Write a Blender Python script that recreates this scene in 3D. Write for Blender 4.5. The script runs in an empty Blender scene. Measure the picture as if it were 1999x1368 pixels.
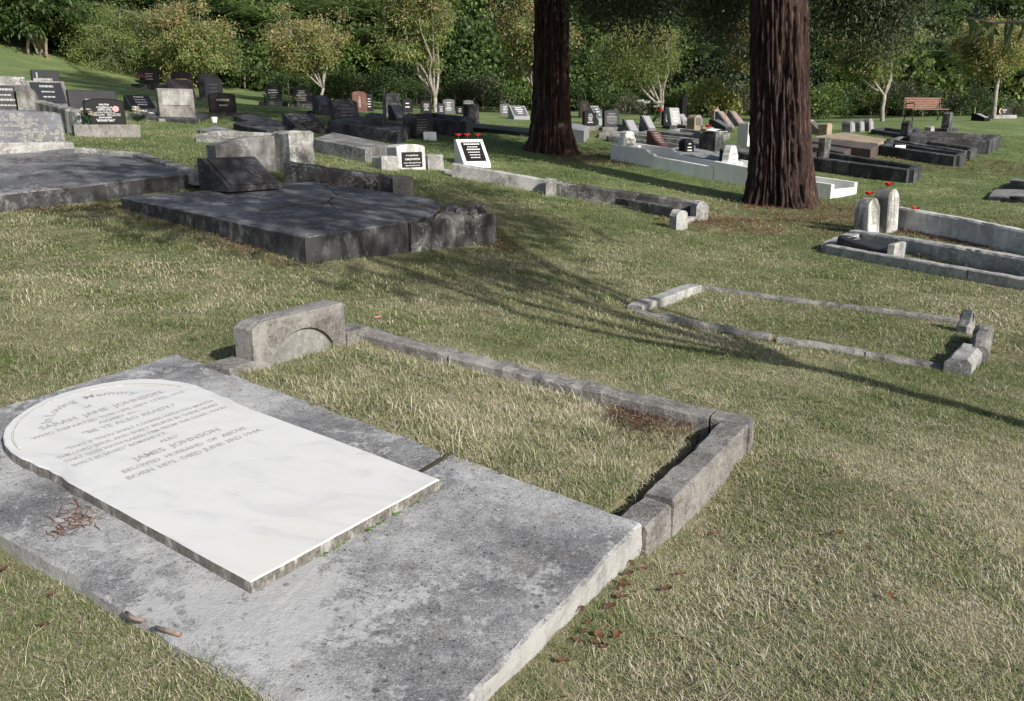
import bpy, bmesh, math, random
import numpy as np
from mathutils import Vector, Matrix, noise
random.seed(7); rng = np.random.default_rng(7)
PI = math.pi
scene = bpy.context.scene
COL = scene.collection

# ---------------------------------------------------------------- camera
F = 1640.; CX, CY = 999.5, 684.; PIT = math.radians(15); CAMZ = 1.6
cd = bpy.data.cameras.new('camera'); cam = bpy.data.objects.new('camera', cd); COL.objects.link(cam)
cd.sensor_width = 36; cd.lens = 36 * F / 1999; cd.clip_start = .05; cd.clip_end = 600
cam.location = (0, 0, CAMZ); cam.rotation_euler = (PI / 2 - PIT, 0, 0)
scene.camera = cam
# ---------------------------------------------------------------- daylight
SHAD = math.radians(42)      # shadows fall this far left of straight ahead
ELEV = math.radians(31)
SDIR = Vector((math.sin(SHAD), -math.cos(SHAD), math.tan(ELEV))).normalized()   # towards the sun
w = bpy.data.worlds.new('World'); scene.world = w; w.use_nodes = True
nt = w.node_tree; bg = nt.nodes['Background']
sky = nt.nodes.new('ShaderNodeTexSky'); sky.sky_type = 'NISHITA'; sky.sun_disc = False
sky.sun_elevation = ELEV; sky.sun_rotation = math.atan2(SDIR.x, SDIR.y)
sky.air_density = 1.0; sky.dust_density = 2.0; sky.ozone_density = 1.0
nt.links.new(sky.outputs[0], bg.inputs[0]); bg.inputs[1].default_value = .095
sl = bpy.data.lights.new('sun', 'SUN'); sl.energy = 4.6; sl.angle = math.radians(.55); sl.color = (1, .968, .915)
so = bpy.data.objects.new('sun', sl); COL.objects.link(so); so.rotation_euler = SDIR.to_track_quat('Z', 'Y').to_euler()
so.location = (20, -25, 30)
scene.view_settings.view_transform = 'Standard'; scene.view_settings.look = 'None'
scene.view_settings.exposure = 0.42; scene.view_settings.gamma = 1
scene.cycles.max_bounces = 5; scene.cycles.transparent_max_bounces = 8

# ---------------------------------------------------------------- terrain function (a hillside fitted to measured spots)
def ray(px, py):
    u = (px - CX) / F; v = (py - CY) / F
    return np.array([u, math.cos(PIT) - v * math.sin(PIT), -v * math.cos(PIT) - math.sin(PIT)])
def at(px, py, Y):
    d = ray(px, py); return np.array([0, 0, CAMZ]) + d * Y / d[1]
def proj(p):
    q = np.array(p) - np.array([0, 0, CAMZ]); zc = q[1] * math.cos(PIT) - q[2] * math.sin(PIT)
    return CX + F * q[0] / zc, CY - F * (q[1] * math.sin(PIT) + q[2] * math.cos(PIT)) / zc
CTRL = [(1245,1092,2.45),(1483,888,3.3),(0,1368,1.75),(300,1290,1.62),(0,1085,2.35),(0,770,3.4),(335,692,3.8),(1999,1368,1.72),(1400,1368,1.68),(1999,1000,2.75),(470,690,4.0),(720,625,4.75),
(1225,602,6.6),(1885,724,5.2),(1360,552,7.3),(1932,645,5.95),(595,522,6.4),(972,482,8.2),(235,405,7.8),(0,412,8.0),
(125,310,10.5),(385,362,8.9),(560,340,11.0),(805,372,10.0),(875,325,14.2),(1385,427,11.7),(1335,436,11.3),(1525,400,13.5),(1192,312,17.5),(1660,387,14.8),(1075,300,18.6),(920,322,15.0),
(1690,447,10.6),(1613,490,9.6),(1999,548,7.9),(1999,385,13.5),(1790,348,17.5),(1900,312,21),(1950,292,23.5),(1770,235,33),(1999,226,37),(1650,243,36),
(220,268,15),(345,234,19),(535,207,31),(590,208,31),(295,172,36),(357,190,33),(430,200,30),(0,118,40),(130,143,41),(260,168,40),(500,207,36),(700,215,36),(850,219,36),(980,222,38),(1140,228,36),(1300,250,27),(700,292,15.5),(850,265,20),(930,246,23),(620,240,22),(1100,255,26),(60,250,16),(1500,262,25)]
TP = np.r_[np.array([at(*c) for c in CTRL]), np.array([(-30,10,4.5),(-30,25,5.5),(-9,0,1.0),(30,0,-2.),(30,20,-.6),(30,38,.9),(0,-6,-.5),(8,-4,-.9),(-30,42,7.)])]
def phi(r2): return np.where(r2 > 1e-9, .5 * r2 * np.log(np.maximum(r2, 1e-9)), 0.)
n_ = len(TP); D_ = ((TP[:, None, :2] - TP[None, :, :2]) ** 2).sum(-1); Q_ = np.c_[np.ones(n_), TP[:, :2]]
TW = np.linalg.solve(np.block([[phi(D_) + 6. * np.eye(n_), Q_], [Q_.T, np.zeros((3, 3))]]), np.r_[TP[:, 2], 0, 0, 0])
DIP0 = np.array([.78, 2.75]); DIPV = np.array([-.85, -1.45])
def hz(x, y):
    x = np.asarray(x, float); y = np.asarray(y, float); s = x.shape; q = np.c_[x.ravel(), y.ravel()]; out = np.empty(len(q))
    for i in range(0, len(q), 20000):
        k = q[i:i + 20000]; D = ((k[:, None] - TP[None, :, :2]) ** 2).sum(-1)
        out[i:i + 20000] = phi(D) @ TW[:-3] + TW[-3] + k @ TW[-2:]
        t = np.clip(((k - DIP0) @ DIPV) / (DIPV @ DIPV), 0, 1); d2 = ((k - DIP0 - t[:, None] * DIPV) ** 2).sum(-1)
        out[i:i + 20000] -= .085 * np.exp(-d2 / .16)          # the ground falls away below the foot of the near slab
    return out.reshape(s)
TT = np.r_[np.arange(.8, 12, .05), np.arange(12, 60, .2)]
def G(px, py, h=0.):
    """where the sight line of a spot meets the ground (or a level h above it)"""
    d = ray(px, py); p = np.array([0, 0, CAMZ]) + d * TT[:, None]; e = p[:, 2] - hz(p[:, 0], p[:, 1]) - h
    i = int(np.argmax(e < 0)); i = i if i > 0 else len(TT) - 1
    a = e[i - 1] / (e[i - 1] - e[i] + 1e-9); a = min(max(a, 0), 1); return p[i - 1] * (1 - a) + p[i] * a
def GY(px, Y):
    x = (px - CX) / F * (Y * math.cos(PIT) + .3); z = float(hz(x, Y))
    for _ in range(4):
        x = (px - CX) / F * (Y * math.cos(PIT) - (z - CAMZ) * math.sin(PIT)); z = float(hz(x, Y))
    return np.array([x, Y, z])

# ---------------------------------------------------------------- node helpers
def setin(n, k, v):
    s = n.inputs[k]
    if hasattr(v, 'links') or hasattr(v, 'is_output'): n.id_data.links.new(v, s)
    elif isinstance(v, (tuple, list)) and s.type == 'RGBA' and len(v) == 3: s.default_value = (*v, 1)
    else: s.default_value = v
def N(nt, t, ins=None, **props):
    n = nt.nodes.new(t)
    for k, v in props.items(): setattr(n, k, v)
    for k, v in (ins or {}).items(): setin(n, k, v)
    return n
def ramp(nt, fac, stops, interp='LINEAR'):
    r = nt.nodes.new('ShaderNodeValToRGB'); cr = r.color_ramp; cr.interpolation = interp
    while len(cr.elements) < len(stops): cr.elements.new(.5)
    for e, (p, c) in zip(cr.elements, stops):
        e.position = p; e.color = (*c, 1) if isinstance(c, (tuple, list)) else (c, c, c, 1)
    nt.links.new(fac, r.inputs[0]); return r.outputs[0]
def mixc(nt, f, a, b, mode='MIX'):
    n = N(nt, 'ShaderNodeMix', data_type='RGBA', blend_type=mode); setin(n, 0, f); setin(n, 6, a); setin(n, 7, b); return n.outputs[2]
def mth(nt, op, a, b=0., c=0.):
    n = N(nt, 'ShaderNodeMath', operation=op); setin(n, 0, a); setin(n, 1, b); setin(n, 2, c); return n.outputs[0]
def noi(nt, vec, scale, detail=6., rough=.6, dist=0.):
    return N(nt, 'ShaderNodeTexNoise', {'Vector': vec, 'Scale': scale, 'Detail': detail, 'Roughness': rough, 'Distortion': dist}).outputs[0]
def pos(nt, sc=None, mode='world'):
    o = N(nt, 'ShaderNodeNewGeometry').outputs['Position']
    if sc: o = N(nt, 'ShaderNodeVectorMath', {0: o, 1: sc}, operation='MULTIPLY').outputs[0]
    return o
def newmat(name):
    m = bpy.data.materials.new(name); m.use_nodes = True; nt = m.node_tree
    return m, nt, nt.nodes['Principled BSDF']
M = {}
def plain(name, c, rough=.6, spec=.4, metal=0., vary=.0, scale=30):
    m, nt, b = newmat(name)
    if vary:
        f = noi(nt, pos(nt), scale, 5)
        b.inputs['Base Color'].default_value = (*c, 1)
        nt.links.new(ramp(nt, f, [(.3, tuple(x * (1 - vary) for x in c)), (.7, tuple(min(1, x * (1 + vary)) for x in c))]), b.inputs['Base Color'])
    else: b.inputs['Base Color'].default_value = (*c, 1)
    b.inputs['Roughness'].default_value = rough; b.inputs['Specular IOR Level'].default_value = spec; b.inputs['Metallic'].default_value = metal
    M[name] = m; return m
def stone_mat(name, dark, mid, light, big=1.6, white=.0, whitec=(.62, .62, .6), moss=.0, mossc=(.12, .12, .05), streak=.0, streakc=(.03, .03, .03), bump=.35, rough=.9, speck=.25, side=None, bigw=.5, spots=0., pits=0.):
    m, nt, b = newmat(name); P = pos(nt)
    n1 = noi(nt, P, big, 5, .62, .4); n2 = noi(nt, P, big * 9, 5, .65); n3 = noi(nt, P, 170, 3, .7)
    f = mth(nt, 'ADD', mth(nt, 'MULTIPLY', n1, bigw), mth(nt, 'ADD', mth(nt, 'MULTIPLY', n2, .75 - bigw), mth(nt, 'MULTIPLY', n3, speck)))
    c = ramp(nt, f, [(.36, dark), (.5, mid), (.64, light)])
    if streak:
        s = noi(nt, pos(nt, (7, 7, .9)), 1., 5, .65, .3); s2 = noi(nt, P, 2.2, 3)
        sf = ramp(nt, mth(nt, 'ADD', mth(nt, 'MULTIPLY', s, .6), mth(nt, 'MULTIPLY', s2, .4)), [(.47, 0.), (.58, streak)])
        c = mixc(nt, sf, c, streakc)
    if moss:
        mf = ramp(nt, noi(nt, P, 5.5, 6, .7, .8), [(.55, 0.), (.68, moss)]); c = mixc(nt, mf, c, mossc)
    if white:
        wf = ramp(nt, mth(nt, 'ADD', mth(nt, 'MULTIPLY', noi(nt, P, 3.1, 4, .6, .6), .55), mth(nt, 'MULTIPLY', noi(nt, P, 34, 5, .7), .45)), [(.53, 0.), (.6, white)]); c = mixc(nt, wf, c, whitec)
    if pits:
        c = mixc(nt, ramp(nt, noi(nt, P, 75, 3, .6), [(.6, 0.), (.68, pits)]), c, tuple(x * .3 for x in dark)); c = mixc(nt, ramp(nt, noi(nt, P, 120, 2, .6), [(.63, 0.), (.69, pits)]), c, light)
        wf = ramp(nt, mth(nt, 'ADD', mth(nt, 'MULTIPLY', noi(nt, P, 1.3, 3, .5, .3), .5), mth(nt, 'MULTIPLY', noi(nt, P, 16, 6, .75, .4), .5)), [(.55, 0.), (.575, .8)]); c = mixc(nt, wf, c, light)
    if spots:
        v = N(nt, 'ShaderNodeTexVoronoi', {'Vector': P, 'Scale': 16.}); vf = ramp(nt, v.outputs[0], [(.0, spots), (.13, spots), (.16, 0.)])
        vf = mixc(nt, ramp(nt, noi(nt, P, 2.3), [(.5, 0.), (.6, 1.)]), (0, 0, 0), vf); c = mixc(nt, vf, c, (.02, .02, .02))
    if side:   # vertical faces mixed towards the side colour
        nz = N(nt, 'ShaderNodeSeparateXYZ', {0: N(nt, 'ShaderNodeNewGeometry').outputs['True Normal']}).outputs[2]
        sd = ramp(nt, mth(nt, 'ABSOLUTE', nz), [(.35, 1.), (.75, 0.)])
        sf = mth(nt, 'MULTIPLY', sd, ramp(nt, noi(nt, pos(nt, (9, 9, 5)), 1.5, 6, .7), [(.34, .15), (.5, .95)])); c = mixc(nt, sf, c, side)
    nt.links.new(c, b.inputs['Base Color']); b.inputs['Roughness'].default_value = rough; b.inputs['Specular IOR Level'].default_value = .3
    hgt = mth(nt, 'ADD', mth(nt, 'MULTIPLY', n3, .35), mth(nt, 'MULTIPLY', noi(nt, P, 45, 5, .7), .65))
    bp = N(nt, 'ShaderNodeBump', {'Strength': bump, 'Distance': .012, 'Height': hgt}); nt.links.new(bp.outputs[0], b.inputs['Normal'])
    M[name] = m; return m
def granite(name, c, rough=.18, vary=.5, sc=240., spec=.5):
    m, nt, b = newmat(name); f = noi(nt, pos(nt), sc, 2, .6); g = noi(nt, pos(nt), 3., 4)
    col = ramp(nt, f, [(.35, tuple(x * (1 - vary) for x in c)), (.65, tuple(x * (1 + vary) for x in c))])
    nt.links.new(col, b.inputs['Base Color']); b.inputs['Specular IOR Level'].default_value = spec
    nt.links.new(ramp(nt, g, [(.3, rough), (.7, min(1, rough + .25))]), b.inputs['Roughness']); M[name] = m; return m
def leaf_mat(name, trans=.35, rough=.55, gain=1., hue=.0):
    m, nt, b = newmat(name); c = N(nt, 'ShaderNodeAttribute', attribute_name='Col').outputs[0]
    r = N(nt, 'ShaderNodeObjectInfo').outputs['Random']
    k = mth(nt, 'ADD', mth(nt, 'MULTIPLY', r, .8 * hue * gain), gain * (1 - .4 * hue)); c = mixc(nt, 1., c, N(nt, 'ShaderNodeCombineColor', {0: k, 1: k, 2: k}).outputs[0], 'MULTIPLY')
    out = nt.nodes['Material Output']; nt.links.new(c, b.inputs['Base Color']); b.inputs['Roughness'].default_value = rough; b.inputs['Specular IOR Level'].default_value = .35
    t = N(nt, 'ShaderNodeBsdfTranslucent', {0: c}); mx = N(nt, 'ShaderNodeMixShader', {0: trans, 1: b.outputs[0], 2: t.outputs[0]})
    nt.links.new(mx.outputs[0], out.inputs[0]); M[name] = m; return m

# ---------------------------------------------------------------- materials
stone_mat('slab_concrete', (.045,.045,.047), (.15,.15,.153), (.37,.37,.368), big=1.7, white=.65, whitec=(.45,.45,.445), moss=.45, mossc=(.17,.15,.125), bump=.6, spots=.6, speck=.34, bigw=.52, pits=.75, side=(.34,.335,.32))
stone_mat('old_concrete', (.042,.039,.036), (.12,.112,.104), (.285,.27,.25), big=4.5, white=.25, whitec=(.42,.41,.39), bump=1., speck=.4, pits=.6, moss=.6, mossc=(.05,.047,.04), streak=.25, streakc=(.06,.058,.055))
stone_mat('kerb_pale', (.08,.078,.075), (.21,.205,.195), (.42,.41,.39), big=4, white=.35, pits=.6, moss=.6, mossc=(.055,.053,.045), bump=.8, speck=.4, streak=.35, streakc=(.05,.05,.05))
stone_mat('dark_concrete', (.02,.02,.022), (.046,.046,.05), (.14,.14,.145), big=1.5, white=.12, bump=.5, streak=.75, streakc=(.022,.021,.021), moss=.25, mossc=(.03,.028,.025))
stone_mat('shade_concrete', (.045,.045,.048), (.095,.095,.1), (.23,.23,.235), big=1.4, white=.2, bump=.6, pits=.5, moss=.2, mossc=(.06,.05,.045), side=(.04,.04,.04))  # tone kept dark: part of the slab's shade is put into this colour
stone_mat('mould_concrete', (.028,.027,.026), (.07,.069,.066), (.24,.235,.225), big=2.0, white=.3, bump=.6, streak=.8, streakc=(.028,.027,.026))
stone_mat('grey_concrete', (.06,.058,.056), (.15,.147,.142), (.3,.295,.28), big=2.6, pits=.5, white=.25, bump=.45, streak=.45, streakc=(.05,.048,.046))
stone_mat('patchy_concrete', (.06,.057,.05), (.2,.195,.18), (.5,.49,.46), big=3., white=.5, moss=.5, mossc=(.09,.075,.045), bump=.6, streak=.3)
stone_mat('tan_stone', (.16,.125,.085), (.27,.215,.15), (.37,.31,.225), big=3, bump=.3)
stone_mat('white_paint', (.64,.635,.6), (.74,.735,.7), (.82,.815,.78), big=2.2, bump=.2, rough=.6, speck=.12, streak=.22, streakc=(.4,.39,.36))
stone_mat('white_worn', (.26,.255,.245), (.52,.515,.49), (.78,.77,.75), big=4., bump=.4, streak=.5, streakc=(.13,.12,.11), rough=.7, spots=.9)
stone_mat('white_marble_old', (.2,.19,.17), (.5,.49,.46), (.75,.74,.71), big=5., bump=.5, streak=.85, streakc=(.07,.066,.058), rough=.7, moss=.7, mossc=(.1,.095,.08))
stone_mat('lichen_headstone', (.1,.1,.09), (.2,.2,.185), (.36,.35,.32), big=5., white=.25, bump=.5)
stone_mat('needle_soil', (.045,.028,.02), (.085,.052,.036), (.16,.105,.075), big=6., bump=.9, speck=.4)
stone_mat('brick_red', (.08,.035,.028), (.125,.06,.048), (.2,.12,.1), big=8., bump=.3)
stone_mat('pink_granite', (.16,.105,.095), (.25,.18,.165), (.34,.27,.25), big=9., bump=.1, rough=.5)
stone_mat('brown_slab', (.055,.042,.037), (.085,.066,.058), (.13,.105,.095), big=3., bump=.2, rough=.6)
# lichened grey-blue granite
def lichen_granite():
    m, nt, b = newmat('lichen_granite'); P = pos(nt)
    c = ramp(nt, noi(nt, P, 2.5, 6, .7), [(.35, (.04, .044, .054)), (.65, (.115, .12, .14))])
    v = N(nt, 'ShaderNodeTexVoronoi', {'Vector': N(nt, 'ShaderNodeVectorMath', {0: P, 1: N(nt, 'ShaderNodeVectorMath', {0: N(nt, 'ShaderNodeTexNoise', {'Vector': P, 'Scale': 25.}).outputs[1], 1: (.06, .06, .06)}, operation='MULTIPLY').outputs[0]}, operation='ADD').outputs[0], 'Scale': 15.})
    d = v.outputs[0]; msk = ramp(nt, noi(nt, P, 5., 4), [(.44, 0.), (.52, 1.)])
    ring = ramp(nt, d, [(.0, .7), (.3, .9), (.4, .9), (.46, 0.)]); lc = ramp(nt, d, [(.0, (.075, .075, .055)), (.25, (.12, .118, .08)), (.38, (.25, .248, .195))])
    c = mixc(nt, mth(nt, 'MULTIPLY', ring, msk), c, lc); nt.links.new(c, b.inputs['Base Color']); b.inputs['Roughness'].default_value = .6; M['lichen_granite'] = m
lichen_granite()
granite('black_granite', (.008, .008, .009), rough=.3, spec=.16); granite('dark_granite', (.026, .027, .031), rough=.4, spec=.2)
granite('grey_granite', (.1, .102, .11), rough=.45, spec=.25); granite('pale_granite', (.26, .26, .265), rough=.4); granite('red_granite', (.09, .045, .04), rough=.35, spec=.25); granite('purple_granite', (.055, .048, .056), rough=.4, spec=.2)
plain('plaque_black', (.012, .012, .012), .35); plain('letter_white', (.7, .7, .69), .6); plain('letter_gold', (.5, .36, .12), .5); plain('letter_grey', (.3, .3, .29), .6)
plain('lead_letter', (.34, .338, .33), .55, vary=.35, scale=120); plain('letter_dim', (.16, .16, .16), .6)
plain('paper_white', (.75, .75, .74), .7); plain('red_petal', (.62, .022, .012), .5); plain('seed_black', (.02, .02, .02), .6); plain('pink_petal', (.65, .28, .3), .6); plain('cream_petal', (.75, .68, .55), .6)
plain('white_petal', (.78, .77, .74), .6); plain('yellow_petal', (.7, .5, .06), .6); plain('purple_petal', (.2, .05, .22), .6); plain('stem_green', (.06, .12, .05), .6); plain('leaf_green', (.05, .1, .05), .5)
plain('bench_wood', (.2, .1, .068), .5, vary=.35, scale=18); plain('iron_black', (.02, .02, .021), .45); plain('weathered_wood', (.2, .15, .125), .8, vary=.4, scale=60)
plain('dry_leaf', (.1, .048, .028), .7, vary=.5, scale=35); plain('dry_leaf_orange', (.15, .062, .03), .7, vary=.4, scale=35); plain('crescent_yellow', (.6, .48, .12), .5)
plain('pale_bark', (.26, .235, .2), .85, vary=.45, scale=9); plain('grey_bark', (.2, .165, .13), .85, vary=.45, scale=9); plain('fern_trunk', (.05, .036, .025), .9, vary=.4); plain('seep', (.5, .5, .5), .5)
def bark():
    m, nt, b = newmat('redwood_bark'); f = noi(nt, pos(nt, (11, 11, 1.6)), 1., 7, .72, .9); g = noi(nt, pos(nt, (50, 50, 7)), 1., 5, .75, .6)
    t = mth(nt, 'ADD', mth(nt, 'MULTIPLY', f, .6), mth(nt, 'MULTIPLY', g, .4))
    nt.links.new(ramp(nt, t, [(.33, (.008, .0055, .005)), (.48, (.034, .021, .018)), (.58, (.095, .06, .05)), (.72, (.24, .17, .145))]), b.inputs['Base Color'])
    bp = N(nt, 'ShaderNodeBump', {'Strength': .9, 'Distance': .05, 'Height': t}); nt.links.new(bp.outputs[0], b.inputs['Normal']); b.inputs['Roughness'].default_value = .92; b.inputs['Specular IOR Level'].default_value = .2
    M['redwood_bark'] = m
bark()
def marble():
    m, nt, b = newmat('tablet_marble'); P = pos(nt)
    v = noi(nt, pos(nt, (1.2, 2.6, 2)), 2.2, 7, .6, 1.8); c = ramp(nt, v, [(.36, (.49, .487, .48)), (.46, (.545, .541, .53)), (.6, (.57, .566, .55))])
    c = mixc(nt, ramp(nt, noi(nt, P, 2.6, 4), [(.5, 0.), (.7, .5)]), c, (.56, .54, .49))
    c = mixc(nt, ramp(nt, noi(nt, P, 42, 3, .8), [(.71, 0.), (.745, .8)]), c, (.3, .29, .27))
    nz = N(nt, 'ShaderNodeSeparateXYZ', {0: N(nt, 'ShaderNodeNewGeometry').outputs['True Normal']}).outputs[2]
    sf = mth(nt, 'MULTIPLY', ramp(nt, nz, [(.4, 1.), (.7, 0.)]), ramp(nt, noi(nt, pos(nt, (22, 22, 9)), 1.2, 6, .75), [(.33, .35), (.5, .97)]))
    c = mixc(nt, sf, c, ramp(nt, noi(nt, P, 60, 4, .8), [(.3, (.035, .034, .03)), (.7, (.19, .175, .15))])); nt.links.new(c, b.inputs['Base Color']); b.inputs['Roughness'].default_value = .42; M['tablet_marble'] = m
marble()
# grass: one colour field for the ground sheet and for the blades
GREEN_D, GREEN, OLIVE, STRAW, STRAW_L = (.105, .148, .05), (.21, .25, .095), (.305, .315, .16), (.48, .42, .3), (.63, .56, .43)
def grass_field(nt):
    P = pos(nt)
    a = noi(nt, pos(nt, (1, 1, .3)), .55, 3, .6, .4); b2 = noi(nt, pos(nt, (1, 1, .3)), 2.6, 4, .65, .6)
    y = N(nt, 'ShaderNodeSeparateXYZ', {0: P}).outputs[1]
    far = N(nt, 'ShaderNodeMapRange', {0: y, 1: 4., 2: 16., 3: 0., 4: .2}).outputs[0]
    for c_, r_, k_ in (((-.18, 3.48, .5), 1.1, .16), ((.9, 1.75, .3), 1.1, .12), ((2.4, 3.1, .2), .9, .1), ((-2.2, 5., .55), 1.2, .1)):      # drier turf
        dd = N(nt, 'ShaderNodeVectorMath', {0: P, 1: c_}, operation='DISTANCE').outputs['Value']; far = mth(nt, 'SUBTRACT', far, N(nt, 'ShaderNodeMapRange', {0: dd, 1: r_ * .5, 2: r_, 3: k_, 4: 0.}).outputs[0])
    return mth(nt, 'ADD', mth(nt, 'ADD', mth(nt, 'MULTIPLY', a, .8), mth(nt, 'MULTIPLY', mth(nt, 'SUBTRACT', b2, .12), .6)), far)
def grass_mats():
    m, nt, b = newmat('grass_blade'); f = mth(nt, 'SUBTRACT', grass_field(nt), .06); r = N(nt, 'ShaderNodeAttribute', attribute_name='Col'); rs = N(nt, 'ShaderNodeSeparateColor', {0: r.outputs[0]})
    k = mth(nt, 'ADD', f, mth(nt, 'MULTIPLY', mth(nt, 'SUBTRACT', rs.outputs[0], .5), .62))
    c = ramp(nt, k, [(.22, STRAW_L), (.36, STRAW), (.5, OLIVE), (.62, GREEN), (.82, GREEN_D)])
    out = nt.nodes['Material Output']; nt.links.new(c, b.inputs['Base Color']); b.inputs['Roughness'].default_value = .6; b.inputs['Specular IOR Level'].default_value = .25
    t = N(nt, 'ShaderNodeBsdfTranslucent', {0: c}); mx = N(nt, 'ShaderNodeMixShader', {0: .25, 1: b.outputs[0], 2: t.outputs[0]}); nt.links.new(mx.outputs[0], out.inputs[0]); M['grass_blade'] = m
    m, nt, b = newmat('lawn_ground'); f = mth(nt, 'SUBTRACT', grass_field(nt), .04); P = pos(nt)
    h = noi(nt, pos(nt, (1, .7, 1)), 38, 6, .75); h2 = noi(nt, P, 9, 5, .7)
    k = mth(nt, 'ADD', f, mth(nt, 'MULTIPLY', mth(nt, 'SUBTRACT', mth(nt, 'ADD', mth(nt, 'MULTIPLY', h, .6), mth(nt, 'MULTIPLY', h2, .4)), .5), .9))
    c = ramp(nt, k, [(.2, (.45, .385, .275)), (.36, (.36, .32, .21)), (.5, (.26, .265, .135)), (.62, (.18, .215, .085)), (.82, (.11, .15, .055))])
    y = N(nt, 'ShaderNodeSeparateXYZ', {0: P}).outputs[1]; near = N(nt, 'ShaderNodeMapRange', {0: y, 1: 5., 2: 16., 3: .25, 4: 1.}).outputs[0]
    h3 = noi(nt, P, 190, 3, .75); c = mixc(nt, near, ramp(nt, mth(nt, 'ADD', mth(nt, 'MULTIPLY', h2, .4), mth(nt, 'MULTIPLY', h3, .6)), [(.36, (.07, .055, .035)), (.5, (.2, .165, .11)), (.64, (.4, .345, .24))]), c)
    nt.links.new(c, b.inputs['Base Color']); b.inputs['Roughness'].default_value = .95; b.inputs['Specular IOR Level'].default_value = .15
    bp = N(nt, 'ShaderNodeBump', {'Strength': .7, 'Distance': .03, 'Height': h}); nt.links.new(bp.outputs[0], b.inputs['Normal']); M['lawn_ground'] = m
grass_mats()
plain('weed_green', (.1, .2, .03), .6); plain('forest_soil', (.035, .035, .02), .95, vary=.5, scale=2)
leaf_mat('tree_leaf', .45, gain=1.5); leaf_mat('forest_leaf', .3, gain=1.12, hue=.9); leaf_mat('needle_leaf', .2, rough=.6); leaf_mat('litter', .1, rough=.8)

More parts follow.
